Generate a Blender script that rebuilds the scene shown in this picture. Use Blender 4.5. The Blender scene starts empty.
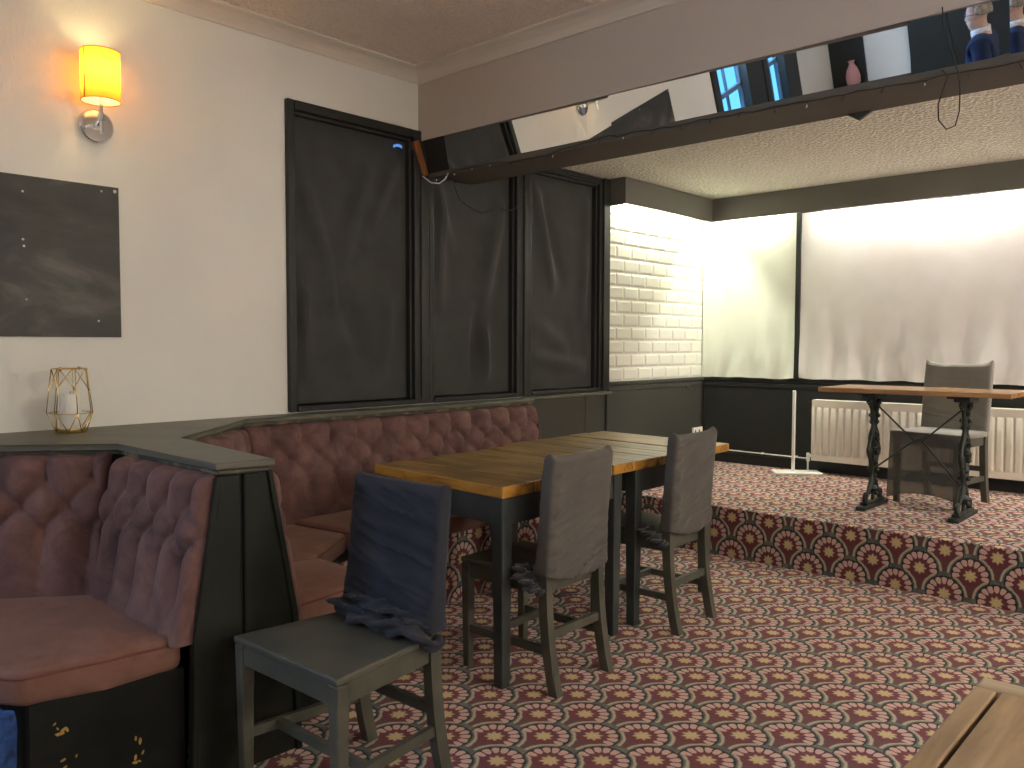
import bpy, bmesh, math, random
from mathutils import Vector, Matrix, noise
random.seed(7)
PI = math.pi
sc = bpy.context.scene
COL = sc.collection

# ------------------------------------------------------------------ helpers
def link(o):
    COL.objects.link(o); return o

def tag(o, label=None, cat=None, group=None, kind=None):
    if label: o['label'] = label
    if cat: o['category'] = cat
    if group: o['group'] = group
    if kind: o['kind'] = kind
    return o

def thing(name, loc, label, cat, rz=0.0, group=None):
    o = link(bpy.data.objects.new(name, None))
    o.location = loc; o.rotation_euler = (0, 0, rz); o.empty_display_size = .1
    return tag(o, label, cat, group)

def obj(name, bm, mat, parent=None, smooth=False, world=False, angle=None):
    """link a bmesh as one mesh object; world=True means the verts are world coords"""
    if world and parent is not None:
        p = parent; m = Matrix.Identity(4); chain = []
        while p is not None:
            chain.append(p); p = p.parent
        for q in reversed(chain):
            m = m @ (Matrix.Translation(q.location) @ q.rotation_euler.to_matrix().to_4x4())
        bm.transform(m.inverted())
    bmesh.ops.recalc_face_normals(bm, faces=bm.faces[:])
    me = bpy.data.meshes.new(name)
    bm.to_mesh(me); bm.free()
    mats = mat if isinstance(mat, (list, tuple)) else [mat]
    for m_ in mats: me.materials.append(m_)
    if smooth:
        for p_ in me.polygons: p_.use_smooth = True
    o = link(bpy.data.objects.new(name, me))
    if angle is not None:
        try:
            me.set_sharp_from_angle(angle=math.radians(angle))
        except Exception:
            pass
    if parent is not None: o.parent = parent
    return o

def struct(name, bm, mat, parent=None, smooth=False, angle=None):
    o = obj(name, bm, mat, parent, smooth=smooth, angle=angle)
    if parent is None: o['kind'] = 'structure'
    return o

def single(name, bm, mat, label, cat, group=None, smooth=False, angle=None, origin=None):
    if origin is not None:
        bm.transform(Matrix.Translation(-Vector(origin)))
    o = obj(name, bm, mat, smooth=smooth, angle=angle)
    if origin is not None: o.location = origin
    return tag(o, label, cat, group)

def NB(): return bmesh.new()

def box(bm, x0, x1, y0, y1, z0, z1, bev=0.0, seg=2, mi=0):
    ret = bmesh.ops.create_cube(bm, size=1.0)
    vs = ret['verts']
    for v in vs:
        v.co = Vector((x0 + (v.co.x + .5) * (x1 - x0), y0 + (v.co.y + .5) * (y1 - y0), z0 + (v.co.z + .5) * (z1 - z0)))
    fs = set(f for v in vs for f in v.link_faces)
    for f in fs: f.material_index = mi
    if bev > 0:
        es = list(set(e for v in vs for e in v.link_edges))
        r = bmesh.ops.bevel(bm, geom=es, offset=bev, segments=seg, profile=.5, affect='EDGES')
        for f in r['faces']: f.material_index = mi
    return bm

def prism(bm, poly, z0, z1, bev=0.0, seg=2, mi=0, M=None):
    """vertical prism over a 2D polygon; M maps (u,v,w) to world"""
    lo = [bm.verts.new((p[0], p[1], z0)) for p in poly]
    hi = [bm.verts.new((p[0], p[1], z1)) for p in poly]
    n = len(poly); fs = []
    fs.append(bm.faces.new(list(reversed(lo)))); fs.append(bm.faces.new(hi))
    for i in range(n):
        fs.append(bm.faces.new((lo[i], lo[(i + 1) % n], hi[(i + 1) % n], hi[i])))
    for f in fs: f.material_index = mi
    vs = lo + hi
    if bev > 0:
        es = list(set(e for f in fs for e in f.edges))
        r = bmesh.ops.bevel(bm, geom=es, offset=bev, segments=seg, profile=.5, affect='EDGES')
        vs = list(set([v for f in fs if f.is_valid for v in f.verts] + [v for f in r['faces'] for v in f.verts]))
    if M is not None:
        for v in set(vs): v.co = M @ v.co
    return bm

def tube(bm, pts, r, n=8, cap=True, closed=False, mi=0):
    pts = [Vector(p) for p in pts]; N = len(pts)
    rings = []; prev = None
    for i, p in enumerate(pts):
        if closed: t = (pts[(i + 1) % N] - pts[i - 1])
        elif i == 0: t = pts[1] - pts[0]
        elif i == N - 1: t = pts[-1] - pts[-2]
        else: t = pts[i + 1] - pts[i - 1]
        if t.length < 1e-9: t = Vector((0, 0, 1))
        t.normalize()
        if prev is None:
            a = Vector((0, 0, 1)) if abs(t.z) < .9 else Vector((1, 0, 0))
        else: a = prev
        u = (a - t * a.dot(t))
        if u.length < 1e-6: u = t.orthogonal()
        u.normalize(); prev = u; w = t.cross(u)
        rr = r[i] if isinstance(r, (list, tuple)) else r
        rings.append([bm.verts.new(p + (u * math.cos(2 * PI * k / n) + w * math.sin(2 * PI * k / n)) * rr) for k in range(n)])
    rng = range(N) if closed else range(N - 1)
    for i in rng:
        a, b = rings[i], rings[(i + 1) % N]
        for k in range(n):
            bm.faces.new((a[k], a[(k + 1) % n], b[(k + 1) % n], b[k])).material_index = mi
    if cap and not closed:
        bm.faces.new(list(reversed(rings[0]))).material_index = mi; bm.faces.new(rings[-1]).material_index = mi
    return bm

def bar(bm, a, b, wx, wy, up=(0, 0, 1), wx2=None, wy2=None):
    """tapered rectangular bar from a to b"""
    a = Vector(a); b = Vector(b); t = (b - a).normalized()
    u = Vector(up) - t * t.dot(Vector(up))
    if u.length < 1e-4: u = Vector((1, 0, 0)) - t * t.x
    u.normalize(); w = t.cross(u)
    wx2 = wx if wx2 is None else wx2; wy2 = wy if wy2 is None else wy2
    A = [bm.verts.new(a + u * sx * wx / 2 + w * sy * wy / 2) for sx, sy in ((1, 1), (-1, 1), (-1, -1), (1, -1))]
    B = [bm.verts.new(b + u * sx * wx2 / 2 + w * sy * wy2 / 2) for sx, sy in ((1, 1), (-1, 1), (-1, -1), (1, -1))]
    bm.faces.new(list(reversed(A))); bm.faces.new(B)
    for k in range(4): bm.faces.new((A[k], A[(k + 1) % 4], B[(k + 1) % 4], B[k]))
    return bm

def lathe(bm, prof, c=(0, 0, 0), n=24, axis='z'):
    c = Vector(c); rings = []
    for r, h in prof:
        ring = []
        for k in range(n):
            a = 2 * PI * k / n
            if axis == 'z': v = Vector((r * math.cos(a), r * math.sin(a), h))
            elif axis == 'x': v = Vector((h, r * math.cos(a), r * math.sin(a)))
            else: v = Vector((r * math.cos(a), h, r * math.sin(a)))
            ring.append(bm.verts.new(c + v))
        rings.append(ring)
    for i in range(len(rings) - 1):
        for k in range(n):
            bm.faces.new((rings[i][k], rings[i][(k + 1) % n], rings[i + 1][(k + 1) % n], rings[i + 1][k]))
    if prof[0][0] > 1e-5: bm.faces.new(list(reversed(rings[0])))
    if prof[-1][0] > 1e-5: bm.faces.new(rings[-1])
    bmesh.ops.remove_doubles(bm, verts=[v for r in rings for v in r], dist=1e-6)
    return bm

def sheet(bm, nu, nv, fn, thick=None):
    """grid sheet from fn(u,v)->Vector; thick adds a back skin along the offset vector"""
    G = [[bm.verts.new(fn(i / nu, j / nv)) for j in range(nv + 1)] for i in range(nu + 1)]
    for i in range(nu):
        for j in range(nv):
            bm.faces.new((G[i][j], G[i + 1][j], G[i + 1][j + 1], G[i][j + 1]))
    if thick is not None:
        t = Vector(thick)
        H = [[bm.verts.new(G[i][j].co + t) for j in range(nv + 1)] for i in range(nu + 1)]
        for i in range(nu):
            for j in range(nv):
                bm.faces.new((H[i][j + 1], H[i + 1][j + 1], H[i + 1][j], H[i][j]))
        for i in range(nu):
            bm.faces.new((G[i + 1][0], G[i][0], H[i][0], H[i + 1][0])); bm.faces.new((G[i][nv], G[i + 1][nv], H[i + 1][nv], H[i][nv]))
        for j in range(nv):
            bm.faces.new((G[0][j], G[0][j + 1], H[0][j + 1], H[0][j])); bm.faces.new((G[nu][j + 1], G[nu][j], H[nu][j], H[nu][j + 1]))
    return bm

def sstep(a, b, x):
    t = min(1, max(0, (x - a) / (b - a))); return t * t * (3 - 2 * t)

def ns(x, y, z=0.0): return noise.noise(Vector((x, y, z)))

# ------------------------------------------------------------------ shader expression builder
class S:
    def __init__(s, nt, sock): s.nt, s.s = nt, sock
    def _m(s, op, *a):
        n = s.nt.nodes.new('ShaderNodeMath'); n.operation = op
        for i, x in enumerate((s,) + a):
            if isinstance(x, S): s.nt.links.new(x.s, n.inputs[i])
            else: n.inputs[i].default_value = float(x)
        return S(s.nt, n.outputs[0])
    def __add__(s, o): return s._m('ADD', o)
    def __radd__(s, o): return s._m('ADD', o)
    def __sub__(s, o): return s._m('SUBTRACT', o)
    def __rsub__(s, o): return (s * -1.0) + o
    def __mul__(s, o): return s._m('MULTIPLY', o)
    def __rmul__(s, o): return s._m('MULTIPLY', o)
    def __truediv__(s, o): return s._m('DIVIDE', o)
    def pow(s, o): return s._m('POWER', o)
    def abs(s): return s._m('ABSOLUTE')
    def sin(s): return s._m('SINE')
    def cos(s): return s._m('COSINE')
    def sqrt(s): return s._m('SQRT')
    def atan2(s, o): return s._m('ARCTAN2', o)
    def floor(s): return s._m('FLOOR')
    def frac(s): return s._m('FRACT')
    def min(s, o): return s._m('MINIMUM', o)
    def max(s, o): return s._m('MAXIMUM', o)
    def lt(s, o, w=.003):
        """soft less-than"""
        n = s.nt.nodes.new('ShaderNodeMapRange'); n.interpolation_type = 'SMOOTHSTEP'; n.clamp = True
        s.nt.links.new((s - o).s, n.inputs['Value'])
        n.inputs['From Min'].default_value = -w; n.inputs['From Max'].default_value = w
        n.inputs['To Min'].default_value = 1; n.inputs['To Max'].default_value = 0
        return S(s.nt, n.outputs['Result'])
    def gt(s, o, w=.003): return 1.0 - s.lt(o, w)

def mixc(nt, fac, a, b):
    n = nt.nodes.new('ShaderNodeMix'); n.data_type = 'RGBA'
    def put(x, sock):
        if hasattr(x, 'is_output'): nt.links.new(x, sock)
        elif isinstance(x, S): nt.links.new(x.s, sock)
        elif isinstance(x, (int, float)): sock.default_value = x
        else: sock.default_value = (x[0], x[1], x[2], 1)
    put(fac, n.inputs[0]); put(a, n.inputs[6]); put(b, n.inputs[7])
    return n.outputs[2]

def mat(name, col=(.5, .5, .5), rough=.5, metal=0.0, spec=.5):
    m = bpy.data.materials.new(name); m.use_nodes = True
    nt = m.node_tree; b = nt.nodes['Principled BSDF']
    b.inputs['Base Color'].default_value = (*col, 1); b.inputs['Roughness'].default_value = rough
    b.inputs['Metallic'].default_value = metal; b.inputs['Specular IOR Level'].default_value = spec
    return m, nt, b

def coords(nt, kind='Object'):
    n = nt.nodes.new('ShaderNodeTexCoord'); return n.outputs[kind]

def geo_pos(nt):
    return nt.nodes.new('ShaderNodeNewGeometry').outputs['Position']

def sep(nt, v):
    n = nt.nodes.new('ShaderNodeSeparateXYZ'); nt.links.new(v, n.inputs[0])
    return [S(nt, n.outputs[i]) for i in range(3)]

def mapped(nt, v, scale=(1, 1, 1), loc=(0, 0, 0)):
    n = nt.nodes.new('ShaderNodeMapping'); nt.links.new(v, n.inputs['Vector'])
    n.inputs['Scale'].default_value = scale; n.inputs['Location'].default_value = loc
    return n.outputs[0]

def tex_noise(nt, v, scale, detail=4, rough=.55, dist=0.0):
    n = nt.nodes.new('ShaderNodeTexNoise'); nt.links.new(v, n.inputs['Vector'])
    n.inputs['Scale'].default_value = scale; n.inputs['Detail'].default_value = detail
    n.inputs['Roughness'].default_value = rough; n.inputs['Distortion'].default_value = dist
    return S(nt, n.outputs[0])

def ramp(nt, f, stops):
    n = nt.nodes.new('ShaderNodeValToRGB'); nt.links.new(f.s, n.inputs[0])
    e = n.color_ramp.elements
    while len(e) < len(stops): e.new(.5)
    for i, (p, c) in enumerate(stops):
        e[i].position = p; e[i].color = (*c, 1)
    return n.outputs[0]

def bump(nt, b, h, strength=.3, dist=.01):
    n = nt.nodes.new('ShaderNodeBump'); n.inputs['Strength'].default_value = strength; n.inputs['Distance'].default_value = dist
    nt.links.new(h.s if isinstance(h, S) else h, n.inputs['Height']); nt.links.new(n.outputs[0], b.inputs['Normal'])

def noisy(name, col, col2, scale=6, rough=.6, bscale=None, bstr=.2, bdist=.004, lo=.35, hi=.65, spec=.4, metal=0):
    m, nt, b = mat(name, col, rough, metal, spec)
    p = geo_pos(nt) if False else coords(nt)
    f = tex_noise(nt, p, scale, 5)
    nt.links.new(ramp(nt, f, [(lo, col), (hi, col2)]), b.inputs['Base Color'])
    if bscale: bump(nt, b, tex_noise(nt, p, bscale, 4), bstr, bdist)
    return m

# ------------------------------------------------------------------ materials
M = {}
def build_carpet(name, plane, off):
    """fan and ogee patterned pub carpet; plane picks the axes, off is a motif centre"""
    m, nt, b = mat(name, (.2, .1, .1), .95, 0, .1)
    P = sep(nt, geo_pos(nt))
    wob = (tex_noise(nt, geo_pos(nt), 60, 2) - .5) * .008
    x = P[plane[0]] - off[0] + wob; y = P[plane[1]] - off[1] + wob
    w, h2 = .248, .233
    def wrap(v, per): return (((v / per) + .5).frac() - .5) * per
    ua, va = wrap(x, w), wrap(y, h2)
    ub, vb = wrap(x + w / 2, w), wrap(y + h2 / 2, h2)
    ra = (ua * ua + va * va).sqrt(); rb = (ub * ub + vb * vb).sqrt()
    BG, DK, CR, BU = (.135, .14, .125), (.022, .020, .020), (.46, .38, .27), (.125, .056, .054)
    PK, GO, BU2 = (.60, .38, .33), (.58, .45, .23), (.145, .042, .052)
    col = BG
    bgf = tex_noise(nt, geo_pos(nt), 22, 2)
    col = ramp(nt, bgf, [(.38, (.15, .155, .13)), (.62, (.08, .10, .10))])
    for (u, v, r, ro) in ((ua, va, ra, rb), (ub, vb, rb, ra)):
        low = v.lt(0.0, .006) * r.lt(.128, .004) * u.abs().lt(.09, .004)
        cream = low * ro.gt(.101) * ro.lt(.112)
        tail = low * ro.gt(.114)
        dark = r.gt(.087) * r.lt(.094) * v.gt(-.03, .01)
        col = mixc(nt, cream, col, CR); col = mixc(nt, tail, col, BU); col = mixc(nt, dark, col, DK)
        a = u.atan2(v)                      # 0 at the top
        k = 15.0 / (2 * PI)
        sec = ((a * k + .5).frac() - .5).abs()          # 0 mid petal, .5 at gap
        pet = r.lt(.0875 - sec * sec * .05, .002) * r.gt(.049 + sec * .02, .004) * a.abs().lt(1.82, .05)
        gap = sec.gt(.41, .05) * r.lt(.088) * r.gt(.05) * a.abs().lt(1.86, .05)
        disc = r.lt(.060)
        star = r.lt(.027 + (a * 8.0).cos() * .005, .007)
        col = mixc(nt, disc, col, BU2); col = mixc(nt, pet, col, PK); col = mixc(nt, gap, col, DK)
        col = mixc(nt, star, col, GO)
    f = tex_noise(nt, geo_pos(nt), 260, 2)
    g = nt.nodes.new('ShaderNodeMix'); g.data_type = 'RGBA'; g.blend_type = 'MULTIPLY'; g.inputs[0].default_value = .8
    nt.links.new(col, g.inputs[6]); nt.links.new(ramp(nt, f, [(.3, (.55, .55, .55)), (.7, (1.15, 1.15, 1.15))]), g.inputs[7])
    nt.links.new(g.outputs[2], b.inputs['Base Color'])
    # pile: each tuft keeps its own colour where the light skims it
    tint = nt.nodes.new('ShaderNodeGamma'); tint.inputs['Gamma'].default_value = .62
    nt.links.new(g.outputs[2], tint.inputs['Color']); nt.links.new(tint.outputs[0], b.inputs['Sheen Tint'])
    b.inputs['Sheen Weight'].default_value = 1.0; b.inputs['Sheen Roughness'].default_value = .5
    bump(nt, b, f, .5, .006)
    return m
M['carpet'] = build_carpet('carpet_fans', (0, 1), (-1.44, 2.257))
M['carpet_riser'] = build_carpet('carpet_riser', (0, 2), (-1.876, .142))
M['carpet_side'] = build_carpet('carpet_side', (1, 2), (2.9, .10))
M['carpet_stage'] = build_carpet('carpet_stage', (0, 1), (-1.876, 4.93))

def wallpaint(name, c1, c2, bs=90, bstr=.15):
    m, nt, b = mat(name, c1, .75, 0, .25)
    p = geo_pos(nt)
    f = tex_noise(nt, p, 1.3, 5); nt.links.new(ramp(nt, f, [(.3, c1), (.7, c2)]), b.inputs['Base Color'])
    bump(nt, b, tex_noise(nt, mapped(nt, p, (1, 1, .35)), bs, 4), bstr, .004)
    return m
M['wall'] = wallpaint('cream_wall_paint', (.79, .78, .725), (.72, .71, .66))
M['plaster'] = wallpaint('beige_bulkhead_paint', (.56, .495, .435), (.51, .455, .405), 40, .1)
M['cove'] = wallpaint('cove_paint', (.76, .70, .62), (.70, .64, .57), 40, .08)
M['charcoal'] = wallpaint('charcoal_paint', (.030, .031, .028), (.023, .024, .022), 60, .12)
M['beam_paint'] = wallpaint('beam_paint', (.135, .125, .108), (.11, .102, .088), 60, .1)
M['pelmet'] = wallpaint('pelmet_paint', (.155, .148, .128), (.125, .12, .105), 60, .1)
M['dado'] = wallpaint('dado_paint', (.058, .057, .048), (.046, .046, .040), 60, .1)
for k in ('charcoal', 'dado'):
    M[k].node_tree.nodes['Principled BSDF'].inputs['Roughness'].default_value = .42
def ceil_mat(name, c1, c2, sc1, strength):
    m, nt, b = mat(name, c1, .85, 0, .2)
    p = geo_pos(nt)
    v = nt.nodes.new('ShaderNodeTexVoronoi'); v.feature = 'SMOOTH_F1'; v.inputs['Scale'].default_value = sc1
    nt.links.new(mapped(nt, p, (1.0, .8, 1)), v.inputs['Vector'])
    vv = S(nt, v.outputs['Distance'])
    hgt = vv * 1.3 + tex_noise(nt, p, sc1 * 1.7, 4) * .7
    nt.links.new(ramp(nt, hgt, [(.5, c1), (1.0, c2)]), b.inputs['Base Color'])
    bump(nt, b, hgt, strength, .02)
    return m
M['ceiling'] = ceil_mat('woodchip_ceiling', (.86, .755, .665), (.92, .815, .72), 62, .7)
M['stage_ceiling'] = ceil_mat('anaglypta_ceiling', (.72, .69, .60), (.88, .85, .76), 52, .8)

def velvet(name, c1, c2, c3):
    m, nt, b = mat(name, c1, .8, 0, .2)
    p = coords(nt)
    f = tex_noise(nt, p, 7, 6, .65, .6)
    nt.links.new(ramp(nt, f, [(.3, c1), (.52, c2), (.72, c3)]), b.inputs['Base Color'])
    b.inputs['Sheen Weight'].default_value = .16; b.inputs['Sheen Roughness'].default_value = .4
    b.inputs['Sheen Tint'].default_value = (.9, .62, .58, 1)
    bump(nt, b, tex_noise(nt, p, 180, 3), .12, .003)
    return m
M['velvet'] = velvet('rose_velvet', (.085, .044, .042), (.155, .084, .077), (.225, .127, .107))
M['velvet_seat'] = velvet('rose_seat_velvet', (.14, .069, .051), (.175, .088, .066), (.215, .11, .082))
M['piping'], _, _ = mat('velvet_piping', (.14, .055, .048), .8, 0, .2)

def wood(name, dark, mid, light, axis=0, planks=None, rough=.35, edge=None):
    """grain runs along axis"""
    m, nt, b = mat(name, mid, rough, 0, .4)
    p = coords(nt)
    s = [16, 16, 16]; s[axis] = 1.3
    g = tex_noise(nt, mapped(nt, p, s), 1.6, 8, .65, .7)
    pat = tex_noise(nt, p, 3.0, 4)
    f = g * .65 + pat * .55
    nt.links.new(ramp(nt, f, [(.44, dark), (.60, mid), (.78, light)]), b.inputs['Base Color'])
    bump(nt, b, g, .2, .003)
    return m
M['table_wood'] = wood('waxed_plank_wood', (.075, .045, .016), (.25, .15, .052), (.44, .30, .13), 0)
M['table_edge'] = wood('waxed_plank_edge', (.15, .062, .010), (.44, .215, .036), (.58, .32, .07), 0, rough=.4)
M['fg_wood'] = wood('pale_table_wood', (.24, .155, .078), (.36, .25, .135), (.46, .33, .19), 1, rough=.5)
M['cafe_wood'] = wood('cafe_table_wood', (.22, .10, .03), (.36, .19, .07), (.46, .26, .11), 0, rough=.25)
M['batten'] = wood('batten_wood', (.17, .065, .02), (.24, .10, .035), (.30, .13, .05), 2)

M['chair_paint'] = noisy('chair_paint', (.062, .063, .050), (.093, .090, .068), 9, .38, 60, .12, .002)
M['table_paint'] = noisy('table_paint', (.040, .047, .047), (.058, .066, .064), 9, .4, 60, .12, .002)
M['shelf_paint'] = noisy('shelf_paint', (.085, .083, .062), (.125, .12, .088), 5, .42, 50, .2, .003)
M['edge_wear'] = noisy('edge_worn_paint', (.06, .058, .045), (.30, .22, .11), 14, .5, lo=.5, hi=.72)
M['black_paint'] = noisy('black_paint', (.006, .0065, .006), (.011, .012, .010), 8, .5, 50, .15, .003, spec=.2)
M['end_paint'] = noisy('end_panel_paint', (.010, .012, .009), (.016, .018, .013), 7, .4, 50, .2, .003, spec=.22)
M['chip'], _, _ = mat('bare_gold_chip', (.42, .27, .06), .6)
def fabric(name, c1, c2, rough=.9, sheen=.3):
    m, nt, b = mat(name, c1, rough, 0, .2)
    p = coords(nt)
    nt.links.new(ramp(nt, tex_noise(nt, p, 5, 4), [(.35, c1), (.65, c2)]), b.inputs['Base Color'])
    b.inputs['Sheen Weight'].default_value = sheen
    bump(nt, b, tex_noise(nt, p, 400, 2), .15, .001)
    return m
M['cover_grey'] = fabric('grey_cover', (.088, .080, .072), (.104, .094, .085), .9, .15)
M['cover_navy'] = fabric('navy_cover', (.023, .025, .034), (.031, .033, .045), .9, .08)
M['cover_dark'] = fabric('dark_cover', (.022, .024, .028), (.03, .032, .036))
M['cover_stage'] = fabric('olive_grey_cover', (.15, .14, .118), (.18, .165, .14))
M['black_cloth'] = fabric('black_cloth', (.036, .037, .035), (.048, .049, .046), .7, .2)
M['white_cloth'] = fabric('white_cloth', (.74, .72, .68), (.78, .76, .73), .95, .1)
M['white_cloth2'] = fabric('ivory_cloth', (.72, .74, .64), (.75, .77, .68), .95, .1)
M['blue_cloth'] = noisy('blue_cloth', (.010, .03, .11), (.035, .10, .32), 26, .9, 120, .5, .01)
# see-through stretch skirt of the stage chair
m, nt, b = mat('sheer_cover', (.16, .15, .13), .9, 0, .1)
tr = nt.nodes.new('ShaderNodeBsdfTransparent'); tr.inputs[0].default_value = (.80, .78, .74, 1)
mx = nt.nodes.new('ShaderNodeMixShader'); mx.inputs[0].default_value = .6
nt.links.new(tr.outputs[0], mx.inputs[1]); nt.links.new(b.outputs[0], mx.inputs[2])
nt.links.new(mx.outputs[0], nt.nodes['Material Output'].inputs[0])
M['sheer'] = m
M['iron'] = noisy('cast_iron', (.012, .015, .012), (.028, .034, .027), 12, .42, 70, .3, .003)
M['chrome'], _, _ = mat('chrome', (.75, .75, .74), .12, 1.0)
M['gold'], _, _ = mat('gold_wire', (.78, .58, .22), .25, 1.0)
M['wax'], _, wb = mat('candle_wax', (.80, .78, .72), .5)
wb.inputs['Subsurface Weight'].default_value = .2; wb.inputs['Subsurface Radius'].default_value = (.02, .015, .01)
M['radiator'], _, _ = mat('radiator_enamel', (.78, .74, .64), .4)
M['white_plastic'], _, _ = mat('white_plastic', (.78, .76, .70), .45)
M['tile'], _, _ = mat('glazed_tile', (.70, .69, .60), .18)
M['grout'], _, _ = mat('tile_grout', (.80, .79, .74), .8)
M['wire'], _, _ = mat('dark_wire', (.012, .012, .011), .6)
M['wire_white'], _, _ = mat('white_wire', (.7, .7, .68), .5)
M['bulb'], _, _ = mat('fairy_bulb', (.85, .85, .8), .2)
M['mirror'], _, _ = mat('mirror_glass', (.90, .91, .90), .01, 1.0)
M['slate'] = None
m, nt, b = mat('blackboard_slate', (.05, .05, .045), .55)
p = coords(nt)
f1 = tex_noise(nt, mapped(nt, p, (1, .8, 1.6)), 2.6, 6, .6, .8)
nt.links.new(ramp(nt, f1, [(.36, (.022, .022, .019)), (.54, (.040, .039, .034)), (.72, (.125, .118, .10))]), b.inputs['Base Color'])
M['slate'] = m
M['screw'], _, _ = mat('pale_screw', (.62, .60, .55), .4)
# lamp shade: translucent amber fabric
m, nt, b = mat('amber_shade', (.95, .62, .12), .8)
bf = nt.nodes.new('ShaderNodeNewGeometry').outputs['Backfacing']      # amber fabric outside, white lining inside
c_ = mixc(nt, bf, (.95, .48, .06), (.92, .90, .84)); nt.links.new(c_, b.inputs['Base Color'])
tl = nt.nodes.new('ShaderNodeBsdfTranslucent'); tl.inputs[0].default_value = (1.0, .44, .05, 1)
mx = nt.nodes.new('ShaderNodeMixShader'); mx.inputs[0].default_value = .5
nt.links.new(b.outputs[0], mx.inputs[1]); nt.links.new(tl.outputs[0], mx.inputs[2])
nt.links.new(mx.outputs[0], nt.nodes['Material Output'].inputs[0])
M['shade'] = m
def emit(name, col, st):
    m = bpy.data.materials.new(name); m.use_nodes = True; nt = m.node_tree
    e = nt.nodes.new('ShaderNodeEmission'); e.inputs[0].default_value = (*col, 1); e.inputs[1].default_value = st
    nt.links.new(e.outputs[0], nt.nodes['Material Output'].inputs[0]); return m
M['bulb_lit'] = emit('lit_bulb', (1, .72, .30), 60)
M['tube_green'] = emit('tube_greenish', (.96, 1.0, .82), 84)
M['tube_warm'] = emit('tube_warm', (1.0, .94, .86), 88)
M['daylight'] = emit('daylight_pane', (.10, .40, .85), .9)
M['gap'] = emit('daylight_slit', (.12, .32, .8), .35)
M['added_globe'] = emit('added_globe_glow', (1.0, .86, .68), 8)
M['skin'] = noisy('skin', (.42, .27, .22), (.50, .33, .28), 8, .5)
M['jacket'] = fabric('navy_jacket', (.010, .018, .05), (.018, .03, .08), .9, 0)
M['shirt'], _, _ = mat('pale_shirt', (.6, .63, .68), .8)
M['jeans'] = fabric('blue_jeans', (.03, .06, .16), (.05, .10, .24))
M['grey_hair'] = noisy('grey_hair', (.16, .13, .11), (.30, .27, .24), 40, .7)
M['pink'], _, _ = mat('pink_ceramic', (.55, .25, .24), .4)
M['eye'], _, _ = mat('eye_white', (.7, .7, .7), .3)
M['sash'], _, _ = mat('sash_paint', (.10, .15, .20), .5)
M['shoe'], _, _ = mat('black_shoe', (.015, .013, .012), .4)

# ------------------------------------------------------------------ constants of the room
XL, XR, YB, YF = -3.80, 3.2, 6.68, -5.0
ST, SY = .312, 4.784            # stage height and edge
ZC, ZS = 2.95, 2.607            # ceilings

# floor and stage
bm = NB(); box(bm, XL - .1, XR + .1, YF - .1, SY + .05, -.1, 0)
struct('floor', bm, M['carpet'])
bm = NB(); box(bm, XL - .1, XR + .1, SY, YB + .1, -.05, ST, .012, 2)
o = struct('stage_floor', bm, [M['carpet_stage'], M['carpet_riser']])
for p_ in o.data.polygons:
    if p_.normal.y < -.75: p_.material_index = 1
# shaggy pile along the step edge
bm = NB(); random.seed(3)
x = XL + .02
while x < 1.0:
    h = random.uniform(.006, .022); w = random.uniform(.005, .012)
    a = bm.verts.new((x - w, SY + .002, ST - .014)); b_ = bm.verts.new((x + w, SY + .002, ST - .014)); c = bm.verts.new((x + random.uniform(-.008, .008), SY - .006, ST - .008 + h))
    d = bm.verts.new((x, SY + .012, ST - .014))
    for f in ((a, b_, c), (b_, d, c), (d, a, c), (a, d, b_)): bm.faces.new(f)
    x += random.uniform(.006, .018)
pile = obj('carpet_pile', bm, M['carpet_riser'], None)
pile.parent = o
# ceilings, walls
bm = NB(); box(bm, XL - .1, XR + .1, YF - .1, 3.40, ZC, ZC + .08); struct('ceiling', bm, M['ceiling'])
bm = NB(); box(bm, XL - .1, XR + .1, 3.70, YB + .1, ZS, ZS + .08); struct('ceiling_stage', bm, M['stage_ceiling'])
# left wall pieced around its windows
bm = NB()
holes = [(-3.22, -2.60, 1.05, 2.25), (-2.03, -1.18, 1.05, 2.25), (2.44, 5.08, 1.0, 2.575)]
ys = YF - .1
for (a, b_, z0, z1) in holes:
    box(bm, XL - .2, XL, ys, a, -.1, 3.0); box(bm, XL - .2, XL, a, b_, -.1, z0); box(bm, XL - .2, XL, a, b_, z1, 3.0)
    ys = b_
box(bm, XL - .2, XL, ys, YB + .1, -.1, 3.0)
struct('wall_left', bm, M['wall'])
bm = NB(); box(bm, XL - .2, XR + .1, YB, YB + .15, -.1, 2.8); struct('wall_back', bm, M['charcoal'])
bm = NB(); box(bm, XR, XR + .15, YF - .1, YB + .1, -.1, 3.0); struct('wall_right', bm, M['wall'])
bm = NB(); box(bm, XL - .2, XR + .1, YF - .15, YF, -.1, 3.0); struct('wall_front', bm, M['wall'])
# charcoal column and dark panelling on the far rear wall (only the mirror shows it)
bm = NB(); box(bm, XL, -3.36, YF, YF + .03, 0, 2.9, .005); struct('trim_1', bm, M['charcoal'])
bm = NB(); box(bm, -2.82, XR, YF, YF + .05, 0, 2.2, .005); struct('trim_2', bm, M['charcoal'])

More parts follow.
